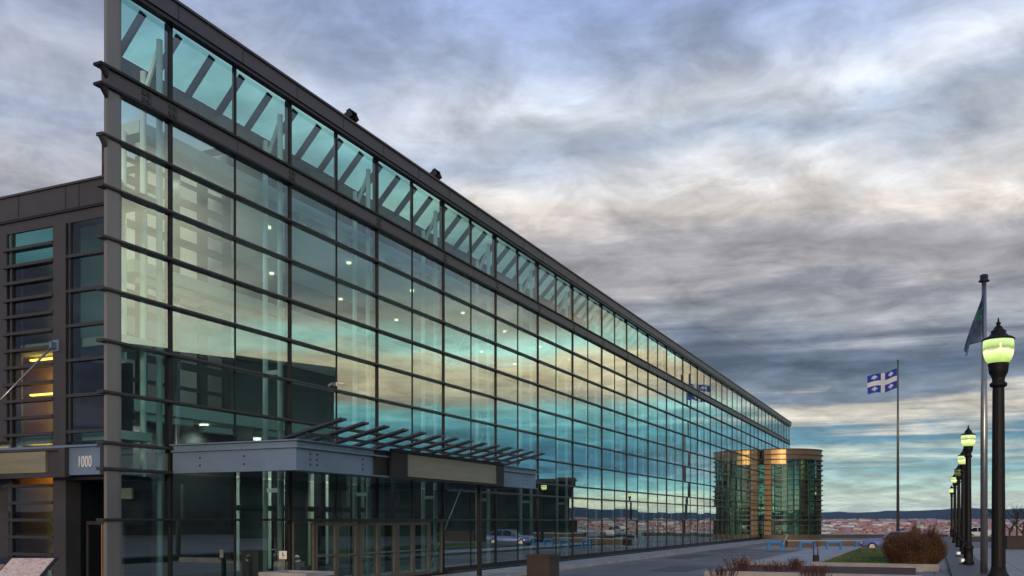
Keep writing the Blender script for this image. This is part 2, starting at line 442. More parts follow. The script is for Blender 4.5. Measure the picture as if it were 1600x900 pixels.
# clerestory skylight
NS, ZS = -.95, E+10.95
MB().poly([FP(0, -.16, ZP0-.02), FP(TEND, -.16, ZP0-.02), FP(TEND, NS, ZS), FP(.62, NS, ZS)]).build('skylight_glass', 'roof_glass', ROOT)
t = .74
while t < TEND:
    MB().bar(FP(t, -.12, ZP0-.10), FP(t, NS, ZS-.10), .085, .18).build('rafter', 'dark_metal', ROOT); t += 1.1178
MB().fb(.66, TEND, NS-.16, NS, E+10.36, ZS-.02).build('eaves_beam', 'frame_metal', ROOT)
# truss columns: two tubes with rungs behind every main mullion
for t in majors[1:]:
    m = MB()
    for n, top in ((-.34, ZP0-.35), (-.86, ZS-.15)):
        m.cyl(FP(t-.02, n, 0), FP(t-.02, n, top), .075, seg=10)
    z = 2.9
    while z < ZB1: m.bar(FP(t-.02, -.34, z), FP(t-.02, -.93, z), .06, .12); z += 3.34
    m.bar(FP(t-.02, -.34, ZP0-.5), FP(t-.02, -.86, ZB1+.3), .06, .1)
    m.build('truss_column', 'white_tube', ROOT)
m = MB().cyl(FP(1.44, -1.5, 0), FP(1.44, -1.5, ZB0), .075).cyl(FP(.12, -.22, 0), FP(.12, -.22, ZB0), .06)
m.build('truss_column', 'white_tube', ROOT)
for k in (3, 6, 9, 12, 16, 20):
    t = majors[k+1]
    m = MB()
    m.cyl(FP(t, -.6, E+4.0), FP(t+4.47, -.6, E+9.3), .022, seg=6).cyl(FP(t+4.47, -.6, E+4.0), FP(t, -.6, E+9.3), .022, seg=6)
    m.cyl(FP(t, -.6, .3), FP(t+4.47, -.6, E+3.6), .022, seg=6)
    m.build('brace_rod', 'white_tube', ROOT)
# floors, ceilings, walls inside
for z, nb in ((E+9.40, -1.05), (E+6.05, -1.2), (E+2.66, -1.2)):
    MB().fb(6.0, TEND-.3, -6.5, nb, z, z+.30).fb(1.5, 6.0, -2.2, nb, z, z+.30).build('floor_slab', 'slab_white', ROOT)
MB().fb(1.5, TEND-.3, -6.5, -.05, .001, .02).build('hall_floor', 'inner_floor', ROOT)
for z in (E+9.18, E+5.86, E+2.48):           # pale bulkheads hung below each slab
    for t in majors[1:-1]:
        MB().fb(t+.35, t+2.1, -1.62, -1.3, z, z+.16).fb(t+2.55, t+3.6, -1.62, -1.3, z-.1, z+.06).build('ceiling_bulkhead', 'slab_white', ROOT)
MB().fb(6.0, TEND, -6.7, -6.5, 0, ZS).build('back_wall', 'inner_wall', ROOT)
MB().fb(TEND-.2, TEND, -6.5, -.2, 0, ZS+.4).build('end_wall', 'clad_metal', ROOT)
MB().fb(1.5, 6.0, -2.2, NS-.16, ZS-.25, ZS).fb(6.0, TEND, -6.7, NS-.16, ZS-.25, ZS).build('roof', 'roof_felt', ROOT)
# the inner window wall behind the first bays
m = MB()
for a, b in ((1.5, 1.68), (2.55, 2.85), (3.65, 4.0), (4.75, 5.05), (5.75, 6.0)): m.fb(a, b, -2.3, -2.18, E+2.96, E+9.4)
z = E+3.0
k = 0
while z < E+9.3:
    w = .10 if k % 2 else .20
    m.fb(1.5, 6.0, -2.28, -2.20, z, z+w); z += .56; k += 1
m.fb(1.5, 6.0, -2.3, -2.2, 0, E+2.66)
m.build('inner_window_wall', 'frame_metal', ROOT)
MB().fb(5.95, 6.05, -6.5, -2.3, 0, ZS-.26).build('partition', 'pale_wall', ROOT)
for t in majors[1:9]:
    for n in (-2.9, -6.4):
        if n == -6.4 and t < 5: continue
        if n == -2.9 and t < 5: n = -1.9
        MB().cyl(FP(t+2.6, n, E+9.33), FP(t+2.6, n, E+9.40), .085, seg=12).build('ceiling_light', 'downlight', ROOT)
for t in (2.6, 4.6, 6.6, 8.6, 10.6, 12.6, 14.6, 16.6, 18.6):
    n = -1.9 if t < 6 else -3.4
    MB().cyl(FP(t, n, E+2.58), FP(t, n, E+2.66), .12, seg=12).build('ceiling_light', 'lobby_light', ROOT)
MB().fb(6.2, 9.4, -6.4, -6.3, .1, E+1.6).build('lit_screen', 'yellow_wall', ROOT)
def fill_spot(p, w, r=.15):     # spots added to brighten the hall, many with no fitting to them
    l = bpy.data.lights.new('hall_fill_spot', 'SPOT'); l.spot_size = R(150); l.spot_blend = 1.0; l.energy = w; l.shadow_soft_size = r; l.color = (1.0, .97, .88)
    o = bpy.data.objects.new('hall_fill_spot', l); COL.objects.link(o); o.location = p; o.parent = ROOT; o.location = Vector(p)-C0
for k, t in enumerate(majors[1:-1]):
    if k > 8 and k % 2: continue
    q = 1 if k < 9 else 1.8
    fill_spot(FP(t+2.6, -1.9 if k == 0 else -2.6, E+9.3), 150*q); fill_spot(FP(t+2.6, -1.9 if k == 0 else -2.6, E+5.95), 140*q)
for t in (2.6, 4.6, 7.6, 10.6, 13.6, 16.6, 19.6): fill_spot(FP(t, -1.9 if t < 6 else -3.0, E+2.55), 230)
# ---- doors below the canopy
leaves = [(7.05,8.10),(8.12,9.20),(9.40,10.42),(10.44,11.46),(11.6,12.62),(12.64,13.75)]
MB().fb(5.94, 14.8, -.12, .16, E-.05, E+.05).build('door_header', 'frame_metal', ROOT)
for a, b in leaves:
    d = MB()
    d.fb(a, a+.09, -.06, .05, .06, E-.06).fb(b-.09, b, -.06, .05, .06, E-.06).fb(a+.09, b-.09, -.06, .05, E-.16, E-.06).fb(a+.09, b-.09, -.06, .05, .06, .26)
    dr = d.build('door', 'door_metal', ROOT)
    MB().poly([FP(a+.09, 0, .26), FP(b-.09, 0, .26), FP(b-.09, 0, E-.16), FP(a+.09, 0, E-.16)]).build('door_glass', 'door_glass', dr)
    MB().fb(a+.09, b-.09, .05, .09, .98, 1.03).build('push_bar', 'pole_metal', dr)
for a, b in ((6.0, 7.0), (9.22, 9.38), (11.48, 11.58), (13.78, 14.7)):
    MB().fb(a, a+.05, -.06, .05, .02, E-.06).fb(b-.05, b, -.06, .05, .02, E-.06).build('door_jamb', 'door_metal', ROOT)
    if b-a > .5: MB().poly([FP(a+.05, 0, .06), FP(b-.05, 0, .06), FP(b-.05, 0, E-.06), FP(a+.05, 0, E-.06)]).build('side_light', 'door_glass', ROOT)
# inner lobby screen: dark posts and pale reveals seen through the lower glass
for t in (3.2, 5.2, 7.0, 9.3, 11.6, 13.8, 16.2, 18.5):
    MB().fb(t, t+.28, -3.4, -3.1, .02, E+2.6).build('lobby_post', 'black_paint', ROOT)
MB().fb(3.2, 18.8, -3.3, -3.2, E+.30, E+.48).build('lobby_rail', 'black_paint', ROOT)
for t in (4.1, 7.7, 10.1, 12.6, 15.0): MB().fb(t, t+1.1, -4.4, -4.3, .4, E+2.2).build('lobby_screen', 'pale_wall', ROOT)
# ---- entrance canopy
TC0, TC1, NC = 1.466, 14.95, 3.66
ZC0, ZC1 = E+1.137, E+1.79
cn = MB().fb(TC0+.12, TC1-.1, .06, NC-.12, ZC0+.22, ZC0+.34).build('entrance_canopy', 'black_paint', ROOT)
m = MB()
m.fb(TC0, TC1, NC-.10, NC, ZC0, ZC0+.47).fb(TC0-.07, TC1+.05, NC-.12, NC+.08, ZC0+.47, ZC0+.51).fb(TC0-.02, TC1, NC-.10, NC+.03, ZC0+.51, ZC1-.03).fb(TC0-.1, TC1+.05, NC-.3, NC+.12, ZC1-.03, ZC1)
m.fb(TC0-.05, TC1, NC-.12, NC+.07, ZC0-.03, ZC0)
m.fb(TC0, TC0+.10, .06, NC-.10, ZC0, ZC0+.47).fb(TC0-.07, TC0+.12, .06, NC-.12, ZC0+.47, ZC0+.51).fb(TC0-.02, TC0+.1, .06, NC-.1, ZC0+.51, ZC1-.03).fb(TC0-.1, TC0+.3, .06, NC-.3, ZC1-.03, ZC1)
m.fb(TC0-.05, TC0+.12, .06, NC-.12, ZC0-.03, ZC0)
m.fb(TC1-.10, TC1, .06, NC-.10, ZC0, ZC1-.03)
m.build('fascia_beam', 'blue_steel', cn)
b = MB()
for t in (TC0+.5, TC0+.75, TC0+2.6, TC0+12.4, TC0+12.7):
    for z in (.12, .24, .36): b.fb(t-.02, t+.02, NC, NC+.012, ZC0+z-.02, ZC0+z+.02)
for n in (.9, 2.2):
    for z in (.14, .32): b.fb(TC0-.012, TC0, n-.02, n+.02, ZC0+z-.02, ZC0+z+.02)
b.build('bolt', 'dark_metal', cn)
m = MB().fb(5.15, 11.95, NC+.09, NC+.16, ZC0-.05, ZC0).fb(5.15, 11.95, NC+.09, NC+.2, ZC1-.02, ZC1+.05).fb(5.15, 5.95, NC+.09, NC+.16, ZC0, ZC1-.02).fb(11.45, 11.95, NC+.09, NC+.16, ZC0, ZC1-.02)
m.fb(4.55, 5.15, NC+.01, NC+.06, ZC0-.02, ZC1-.04)
m.build('sign_frame', 'dark_metal', cn)
MB().fb(5.95, 11.45, NC+.09, NC+.13, ZC0+.02, ZC1-.04).build('sign_panel', 'sign_olive', cn)
MB().fb(11.16, 11.28, NC-.42, NC-.30, 0, ZC0+.22).build('canopy_post', 'black_paint', cn)
for k in range(14):
    t = TC0+.05+.867*k
    p = FP(t, NC-.45, ZC1+.0); q = FP(t, NC+1.22, ZC1+.40)
    MB().bar(p, q, .24, .045).build('louvre_blade', 'louvre_metal', cn)
MB().bar(FP(TC0, NC+.3, ZC1+.11), FP(TC0+11.4, NC+.3, ZC1+.11), .05, .06).build('louvre_rail', 'frame_metal', cn)

# ------------------------------------------------------------------ side wing (left) : s runs away from the corner
def wb(m, s0, s1, a0, a1, z0, z1): return m.fb(-a1, -a0, -s1, -s0, z0, z1)
W = MB()
ZW = E+7.68
wb(W, .30, 16, -.35, .06, E+7.14, ZW); wb(W, .30, 16, -.3, .10, ZW, ZW+.05)
wb(W, .30, 16, -.35, .0, E+6.84, E+7.10)
wb(W, 1.68, 2.10, -.35, .06, 0, E+6.84); wb(W, 3.72, 16, -.35, .02, E+1.9, E+6.84); wb(W, 3.72, 16, -.35, -.1, 0, E+1.2)
wing = W.build('side_wing', 'clad_metal', ROOT)
m = MB()
for s in (1.25, 1.68, 3.25, 5.2): wb(m, s-.012, s+.012, .06, .066, E+7.15, ZW-.01)
wb(m, .3, 16, .0, .05, E+7.095, E+7.135)
m.build('joint', 'black_paint', wing)
m = MB()
for z in (6.06, 5.26, 4.46, 3.67, 2.86, 2.03): wb(m, .30, 1.68, -.10, .05, E+z-.035, E+z+.035)
z = 6.44
while z > -2:
    if not 1.0 < z < 1.75: wb(m, 2.10, 3.80, -.10, .08, E+z-.035, E+z+.035)
    z -= .402
wb(m, 3.52, 3.58, -.1, .03, .1, E+6.84); wb(m, 1.58, 1.63, -.1, .02, E+1.8, E+6.84)
m.build('transom', 'frame_metal', wing)
def wquad(s0, s1, z0, z1, a=-.02):
    return MB().poly([FP(-a, -s1, z0), FP(-a, -s0, z0), FP(-a, -s0, z1), FP(-a, -s1, z1)])
wz = [6.84, 6.06, 5.26, 4.46, 3.67, 2.86, 2.03, 1.75]
for z1, z0 in zip(wz[:-1], wz[1:]): wquad(.30, 1.68, E+z0, E+z1).build('window_pane', 'wing_glass', wing)
wquad(2.10, 3.72, E+6.44, E+6.82).build('window_pane', 'wing_teal_glass', wing)
wquad(2.10, 3.72, E+6.04, E+6.42).build('window_pane', 'wing_teal_glass', wing)
z = 6.038
while z > -1.7:
    if not 1.0 < z-.2 < 1.75: wquad(2.10, 3.72, E+z-.402, E+z).build('window_pane', 'wing_glass', wing)
    z -= .402
# rooms inside the wing
m = MB()
m.fb(.36, 1.45, -16, -.4, ZW-.2, ZW-.02)
m.build('wing_roof', 'roof_felt', wing)
for z in (E+4.05, E+1.86): MB().fb(.36, 1.28, -16, -.4, z, z+.2).build('wing_floor', 'pale_wall', wing)
MB().fb(1.30, 1.45, -16, -3.0, 0, ZW-.2).build('office_wall', 'warm_wall', wing)
MB().fb(.42, .46, -4.9, -3.78, E+1.5, E+6.3).build('curtain', 'pale_wall', wing)
MB().fb(1.30, 1.45, -3.0, -1.2, 0, E+3.8).fb(.36, 1.30, -1.95, -1.88, 0, E+3.8).build('dark_partition', 'office_clad', wing)
MB().fb(1.30, 1.45, -3.0, -1.75, E+3.8, ZW-.2).fb(.36, 1.30, -1.95, -1.88, E+3.8, ZW-.3).build('pale_partition', 'pale_wall', wing)
for z in (3.96, 3.10, 1.79): MB().fb(.7, .78, -3.85, -2.75, E+z-.03, E+z+.01).build('light_strip', 'warm_tube', wing)
for z in (3.85, 1.7):
    l = bpy.data.lights.new('office_lamp', 'SPOT'); l.energy = 22; l.spot_size = R(160); l.spot_blend = 1; l.color = (1, .52, .12); l.shadow_soft_size = .2
    o = bpy.data.objects.new('office_lamp', l); COL.objects.link(o); o.parent = ROOT; o.location = FP(.8, -3.6, E+z)-C0
# wing canopy with the street number
ZN0, ZN1 = E+1.02, E+1.68
wc = MB(); wb(wc, .32, 16, .06, .30, ZN0, ZN1-.04); wb(wc, .32, 16, .06, .38, ZN1-.04, ZN1+.01); wb(wc, 3.6, 16, .3, 1.6, ZN0, ZN1)
wcan = wc.build('wing_canopy', 'blue_steel', wing)
m = MB(); wb(m, 1.28, 4.2, .302, .42, ZN1-.10, ZN1-.045); wb(m, 1.28, 4.2, .302, .42, ZN0-.05, ZN0+.06); wb(m, 1.28, 1.48, .302, .42, ZN0+.06, ZN1-.10); wb(m, 1.48, 1.92, .302, .33, ZN0+.06, ZN1-.10)
m.build('sign_frame', 'clad_metal', wcan)
m = MB(); wb(m, 1.92, 4.2, .302, .40, ZN0+.07, ZN1-.11); m.build('sign_panel', 'sign_olive', wcan)
def text_mesh(body, size, depth):
    cu = bpy.data.curves.new('text', 'FONT'); cu.body = body; cu.size = size; cu.extrude = depth; cu.align_x = 'LEFT'
    o = bpy.data.objects.new('text', cu); COL.objects.link(o)
    dg = bpy.context.evaluated_depsgraph_get(); dg.update()
    me = bpy.data.meshes.new_from_object(o.evaluated_get(dg)); bpy.data.objects.remove(o); bpy.data.curves.remove(cu)
    return me
me = text_mesh('1000', .36, .012)
Mx = Matrix.Translation(FP(-.315, -.99, ZN0+.17)) @ Matrix(((N.x, 0, -D.x, 0), (N.y, 0, -D.y, 0), (0, 1, 0, 0), (0, 0, 0, 1))) @ Matrix.Diagonal((.62, 1, 1, 1))
me.transform(Mx); me.name = 'street_number'; me.materials.clear(); me.materials.append(MAT['white_paint'])
o = bpy.data.objects.new('street_number', me); COL.objects.link(o); o.parent = wcan; o.location = (0,0,0)
# tie rod and anchor
a0 = FP(-.14, -1.98, E+4.03); a1 = FP(-1.2, -3.8, E+1.72)
MB().cyl(a0, a1, .025, seg=8).build('tie_rod', 'pole_metal', wing)
m = MB(); wb(m, 1.86, 2.06, .06, .10, E+3.9, E+4.16); wb(m, 1.93, 1.99, .10, .24, E+3.95, E+4.1); m.build('rod_anchor', 'blue_steel', wing)
# wing doors in the shade
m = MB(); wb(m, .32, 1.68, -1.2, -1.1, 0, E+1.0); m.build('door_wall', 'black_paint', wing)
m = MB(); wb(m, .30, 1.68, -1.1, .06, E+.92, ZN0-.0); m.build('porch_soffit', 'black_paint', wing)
for s0, s1 in ((1.02, 1.60), (.42, .98)):
    m = MB(); wb(m, s0, s0+.06, -.5, -.44, .02, E-.02); wb(m, s1-.06, s1, -.5, -.44, .02, E-.02); wb(m, s0+.06, s1-.06, -.5, -.44, E-.1, E-.02)
    d = m.build('wing_door', 'frame_metal', wing)
    wquad(s0+.06, s1-.06, .03, E-.1, -.47).build('door_glass', 'wing_glass', d)
m = MB(); wb(m, 1.02, 1.05, -.42, -.38, .5, E-.1); wb(m, .95, .98, -.42, -.38, .5, E-.1); m.build('door_pull', 'tan_stone', wing)
m = MB(); wb(m, .78, .90, -.43, -.41, E-.16, E-.10); m.build('door_plate', 'white_paint', wing)
m = MB(); wb(m, .5, 1.15, -.8, -.75, E+.5, E+.75); m.build('porch_panel', 'sign_olive', wing)

# ------------------------------------------------------------------ round pavilion at the far end
TD, ND, RD = 87.7, 1.4, 4.14
DC = FP(TD, ND, 0)
def dpt(phi, r, z):
    return Vector((DC.x + r*(math.cos(phi)*N.x - math.sin(phi)*D.x), DC.y + r*(math.cos(phi)*N.y - math.sin(phi)*D.y), z))
def px(p): return 800+F*p.x/p.y
def phi_at(x):
    best = min((abs(px(dpt(R(k/4), RD, 0))-x), k/4) for k in range(80, 420)); return R(best[1])
PA, PB, PG = phi_at(1191), phi_at(1205), phi_at(1228)
PMAX, PMIN = R(108), R(-108)
ZD = 9.45
def arc(m, f0, f1, r0, r1, z0, z1):
    k = max(1, int(abs(f1-f0)/R(4)))
    for i in range(k):
        a, b = f0+(f1-f0)*i/k, f0+(f1-f0)*(i+1)/k
        m.hexa([dpt(a,r1,z0), dpt(a,r0,z0), dpt(b,r0,z0), dpt(b,r1,z0), dpt(a,r1,z1), dpt(a,r0,z1), dpt(b,r0,z1), dpt(b,r1,z1)])
    return m
step = .53
drum = arc(MB(), PMIN, PMAX, RD-.3, RD+.05, 0, .55).build('round_pavilion', 'brown_stone', ROOT)
arc(MB(), PB, PA, RD-.25, RD+.10, .55, ZD).build('stone_pier', 'tan_stone', drum)
arc(MB(), PG, PB, RD-.2, RD+.05, ZD-3*step+.03, ZD).build('sunlit_panel', 'sunlit_panel', drum)  # the sun's gold on the fascia is put into this stretch's colour
arc(MB(), PMIN, PG, RD-.2, RD+.04, ZD-2*step, ZD-.02).build('stone_band', 'brown_stone', drum)
arc(MB(), PA, PMAX, RD-.2, RD+.02, ZD-2*step, ZD-.02).build('dark_band', 'clad_metal', drum)
z = ZD; k = 0
while z > .6:
    m = MB(); arc(m, PMIN, PMAX, RD-.05, RD+(.20 if k else .16), z-.05, z+.04)
    m.build('ring_rail', 'brown_stone' if k < 2 else 'frame_metal', drum); z -= step; k += 1
arc(MB(), PMIN, PMAX, RD-.1, RD+.2, 2.05, 2.18).build('ring_rail', 'frame_metal', drum)
k = 24
for i in range(k):
    a, b = PMIN+(PMAX-PMIN)*i/k, PMIN+(PMAX-PMIN)*(i+1)/k
    tw = R(rnd.gauss(0, .9))
    m = MB(); m.poly([dpt(a, RD-.05+tw, .55), dpt(b, RD-.05-tw, .55), dpt(b, RD-.05-tw, ZD-2*step), dpt(a, RD-.05+tw, ZD-2*step)])
    m.build('curved_glass', 'drum_glass', drum)
    arc(MB(), a-R(.5), a+R(.5), RD-.12, RD+.02, .55, ZD-2*step).build('mullion', 'dark_metal', drum)
m = MB(); m.lathe([(.01, 0), (RD-.1, 0), (RD-.1, .15), (.01, .15)], 40, DC+Vector((0,0,ZD-.3))); m.build('pavilion_roof', 'roof_felt', drum)
m = MB().lathe([(.9, .0), (.9, ZD-.4)], 16, DC+N*1.2); m.build('core_column', 'pale_wall', drum)
for ph in (70, 52, 30, 8): arc(MB(), R(ph), R(ph+7), RD-1.3, RD-1.0, .1, ZD-1.2).build('inner_column', 'white_tube', drum)
arc(MB(), R(38), R(47), RD-.5, RD-.2, .55, ZD-1.1).build('dark_panel', 'black_paint', drum)
arc(MB(), phi_at(1264), phi_at(1250), RD-.25, RD-.2, ZD-6*step, ZD-2*step).build('lit_pane_panel', 'lit_pane_yellow', drum)  # added panel, its pale yellow stands in for panes catching light
for z in (3.6, 6.3): MB().lathe([(.5,0),(RD-1.4,0),(RD-1.4,.25),(.5,.25)], 30, DC+Vector((0,0,z))+N*.3).build('pavilion_floor', 'slab_white', drum)

# ------------------------------------------------------------------ fixtures on the hall
def floodlight(t, label):
    p = FP(t, -.12, ZP1+.02)
    o = thing('floodlight', label, 'floodlight', p, group='floodlights on the parapet')
    MB().bx(-.10, .10, -.10, .10, 0, .03).cyl((0,0,.03), (0,0,.16), .025).build('bracket', 'black_paint', o)
    M = Matrix.Translation((0,0,.30)) @ Matrix.Rotation(R(-25), 4, 'X')
    h = MB().bx(-.20, .20, -.14, .14, -.12, .14, M).bx(-.24, .24, -.30, -.14, .10, .16, M).bx(-.24, -.20, -.28, -.12, -.14, .12, M).bx(.20, .24, -.28, -.12, -.14, .12, M)
    h.build('housing', 'black_paint', o)
    MB().bx(-.18, .18, -.16, -.142, -.10, .10, M).build('lens', 'car_glass', o)
    o.rotation_euler.z = math.atan2(N.x, -N.y); o.scale = (.85,.85,.85)
floodlight(8.95, 'black floodlight on the parapet, the one nearer the tall corner')
floodlight(14.3, 'black floodlight on the parapet, the one farther along the roof edge')
cam_o = thing('security_camera', 'small pale security camera on the glass front above the canopy blades', 'camera', FP(8.12, .02, E+4.12))
MB().bx(-.04,.04,-.02,.02,-.1,.1).cyl((0,-.02,0),(0,-.22,.02),.02).build('bracket', 'white_paint', cam_o)
MB().cyl((0,-.12,.06),(.10,-.42,-.04),.06).build('housing', 'white_paint', cam_o)
cam_o.rotation_euler.z = math.atan2(N.x, -N.y); cam_o.scale = (.6,.6,.6)

# ------------------------------------------------------------------ street lamps
def lamp_post(loc, label):
    o = thing('street_lamp', label, 'street lamp', loc, group='lamp posts in a row')
    MB().lathe([(.22,0),(.22,.12),(.18,.16),(.17,.62),(.20,.66),(.20,.72),(.15,.80),(.13,.9)], 16).build('base', 'lamp_iron', o)
    MB().lathe([(.125,.9),(.105,4.30),(.10,4.35)], 12, smooth=False).build('shaft', 'lamp_iron', o)
    MB().lathe([(.10,4.35),(.15,4.38),(.155,4.43),(.11,4.47),(.12,4.55),(.165,4.64),(.175,4.70),(.18,4.78),(.19,4.82)], 20).build('capital', 'lamp_iron', o)
    MB().lathe([(.17,4.822),(.22,4.88),(.255,4.97),(.27,5.07),(.272,5.17),(.265,5.26)], 24).build('globe', 'lamp_globe', o)
    MB().lathe([(.285,5.262),(.285,5.29),(.24,5.32),(.18,5.34),(.13,5.40),(.14,5.44),(.09,5.47),(.075,5.51),(.04,5.55)], 20).build('cap', 'lamp_iron', o)
    MB().lathe([(.02,5.552),(.045,5.58),(.045,5.60),(.02,5.62),(.014,5.68),(.002,5.71)], 10).build('finial', 'lamp_iron', o)
    return o
LW = .25
lamps = [(1560, 17.8), (1513, 37.7), (1505, 49.9), (1498, 63.0), (1492, 74.5), (1487, 101)]
labels = ['tall black lamp post with a glowing green globe at the picture\'s right edge',
          'black lamp post with a bright cream globe on the grey block, second in the row',
          'lit lamp post just behind the cream globed one, third in the row',
          'lamp post with a dull unlit globe, fourth in the row',
          'small lamp post with a yellow lit globe, fifth in the row',
          'smallest lamp post at the far end of the row, its globe lit']
l0 = None
for (x, Y), lb in zip(lamps, labels):
    p = ground(x, Y); p.z = LW
    if l0 is None: l0 = lamp_post(p, lb)
    else:
        c = copy_tree(l0); c.location = p; c['label'] = lb
        if 'dull' in lb:
            for ch in c.children:
                if ch.name.startswith('globe'):
                    ch.data = ch.data.copy(); ch.data.materials[0] = MAT['lamp_globe_dim']
lw = thing('low_plinth_wall', 'long low dark granite plinth that carries the row of lamp posts', 'wall', FP(16, 17.7, 0), world=True)
MB().fb(0, 96, 17.05, 18.25, 0, LW-.06).build('wall_body', 'dark_granite', lw)
MB().fb(0, 96, 17.0, 18.3, LW-.06, LW).build('coping', 'dark_granite', lw)
for i, (x, y, lb) in enumerate(((1504, 880, 'small white lit ground spotlight beside the second lamp post'), (1497, 868, 'small white ground spotlight farther along the lamp row'))):
    Y = 1.75*F/(y-813); p = ground(x, Y); p.z = LW
    o = thing('spotlight', lb, 'spotlight', p, group='ground spotlights by the lamps')
    MB().bx(-.12,.12,-.06,.06,.0,.04).cyl((0,0,.04),(0,0,.10),.02).build('foot', 'black_paint', o)
    MB().bx(-.09,.09,-.07,.07,.10,.24).build('housing', 'white_paint', o)
    MB().bx(-.075,.075,-.082,-.072,.115,.225).build('lens', 'spot_white', o)

# ------------------------------------------------------------------ flags
def flag_mesh(m, W_, H_, nx, nz, pos, tone):
    idx = {}
    for i in range(nx+1):
        for j in range(nz+1):
            idx[i,j] = len(m.v); m.v.append(tuple(pos(i/nx, j/nz)))
    for i in range(nx):
        for j in range(nz):
            m.f.append((idx[i,j], idx[i+1,j], idx[i+1,j+1], idx[i,j+1])); m.sm.append(True); m.tone.append(tone((i+.5)/nx, (j+.5)/nz))
BLUE, WHT = (.012,.04,.33), (.62,.64,.66)
def fleur(u, v):      # small lily shape, u,v in -1..1
    au = abs(u)
    if au < .30*(1-abs(v-.15)*1.0) and -.85 < v < .95: return True
    if -.35 < v < .5 and abs(math.hypot(au-.45, v-.0)-.33) < .17 and v > -.2: return True
    return au < .55 and abs(v+.30) < .10
def quebec(u, v):
    if abs(u-.5) < .085 or abs(v-.5) < .125: return WHT
    cu, cv = (.21 if u < .5 else .79), (.19 if v < .5 else .81)
    if fleur((u-cu)/.085, (v-cv)/.16): return WHT
    return BLUE
P1 = ground(1403, 109)
fp = thing('flagpole', 'thin tall flagpole with a blue and white flag, between the pavilion and the lamps', 'flagpole', P1)
HP = E+249*109/F
MB().lathe([(.22,0),(.22,.15),(.20,.3)], 12).build('base', 'concrete', fp)
MB().lathe([(.18,.3),(.13,HP*.6),(.09,HP-.1)], 12).build('pole', 'pole_green', fp)
MB().lathe([(.02,HP-.1),(.10,HP-.05),(.12,HP+.03),(.02,HP+.12)], 10).build('finial', 'black_paint', fp)
m = MB()
fx0 = P1 + Vector((-.12, 0, 0)); ztop = E+(813-576)*109/F
def fpos(u, v):
    s = u*3.75
    return Vector((fx0.x - s*.97, fx0.y - s*.18 + .28*math.sin(u*7+v*.8)*u, ztop - 1.32*u*(1-.3*u) - (1-v)*(2.35-.2*u) + .07*math.sin(u*9+1)))
flag_mesh(m, 1, 1, 64, 48, fpos, quebec)
tag(m.build('flag', 'flag_cloth'), 'blue flag with a white cross and four white lilies flying from the thin pole', 'flag')
P2 = ground(1537.5, 31.5)
HP2 = E+372*31.5/F
fp2 = thing('flagpole', 'thick grey metal flagpole with a flat black cap beside the green lit lamp', 'flagpole', P2)
MB().lathe([(.20,0),(.20,.1),(.14,.14)], 14).build('base', 'dark_granite', fp2)
MB().lathe([(.115,.14),(.11,HP2*.5),(.075,HP2)], 16).build('pole', 'pole_metal', fp2)
MB().lathe([(.10,HP2),(.17,HP2+.02),(.17,HP2+.06),(.13,HP2+.07),(.13,HP2+.24),(.10,HP2+.26)], 14).build('cap', 'black_paint', fp2)
m = MB()
zt2 = E+(813-462)*31.5/F
def f2pos(u, v):
    # limp flag: v = 1 at the hoist top, hangs in folds, tail lifted to the left
    w = 1-v
    x = -.05 - u*(.06+.78*w**1.15) + .05*math.sin(u*10+w*5)*w
    y = .20*math.sin(u*9+w*2.5)*(.3+w) - .12*u
    z = zt2 - 1.38*w - .72*u*w**1.2 + .06*math.sin(u*9+w*3)*w
    return Vector((P2.x+x, P2.y+y-.05, z))
def f2tone(u, v):
    a = math.hypot((u-.45)/.34, (v-.62)/.13)
    if .62 < a < 1.0: return (.03,.24,.15)
    if a <= .3: return (.02,.12,.09)
    k = .8+.9*noise.noise((u*5, v*6, 2))
    return (.10*k, .15*k, .25*k)
flag_mesh(m, 1, 1, 40, 60, f2pos, f2tone)
tag(m.build('flag', 'flag_cloth'), 'limp dark blue flag with a green ring hanging from the thick pole', 'flag')

# ------------------------------------------------------------------ bush, shrubs, trees
def bush(x, Y, w, h, z0, n, label):
    m = MB(); c = ground(x, Y); c.z = z0
    for i in range(n):
        a = rnd.random()*6.283; rr = math.sqrt(rnd.random())
        lump = .86+.42*noise.noise((math.cos(a)*rr*2.6, math.sin(a)*rr*2.6, 4.2))
        root = c + Vector((math.cos(a)*rr*w*.40, math.sin(a)*rr*w*.40, 0))
        lean = rr*.22 + rnd.gauss(0, .13)
        ln = h*math.sqrt(max(.1, 1.04-.72*rr**2.6))*rnd.uniform(.5, 1.0)*lump*1.12
        dirv = Vector((math.cos(a)*lean, math.sin(a)*lean, 1)).normalized()
        mid = root + dirv*ln*.55; tip = root + dirv*ln + Vector((math.cos(a)*rr*.16, math.sin(a)*rr*.16, -.08*rr))
        s = Vector((-math.sin(a+rnd.random()*3), math.cos(a+rnd.random()*3), 0))*.012
        m.poly([root-s, root+s, mid+s, mid-s]); m.poly([mid-s, mid+s, tip])
        for q in range(3):
            f = rnd.uniform(.35, 1); p = root+(tip-root)*f
            o = Vector((rnd.gauss(0,1), rnd.gauss(0,1), rnd.gauss(.5,.8))).normalized()*.06; e = o.orthogonal().normalized()*.018
            m.poly([p, p+o*.5+e, p+o, p+o*.5-e])
    return tag(m.build('bush', 'rust_leaf'), label, 'bush')
bush(1429, 38.4, 2.24, 1.64, .2, 10500, 'dense round rusty brown bush at the front of the lawn')
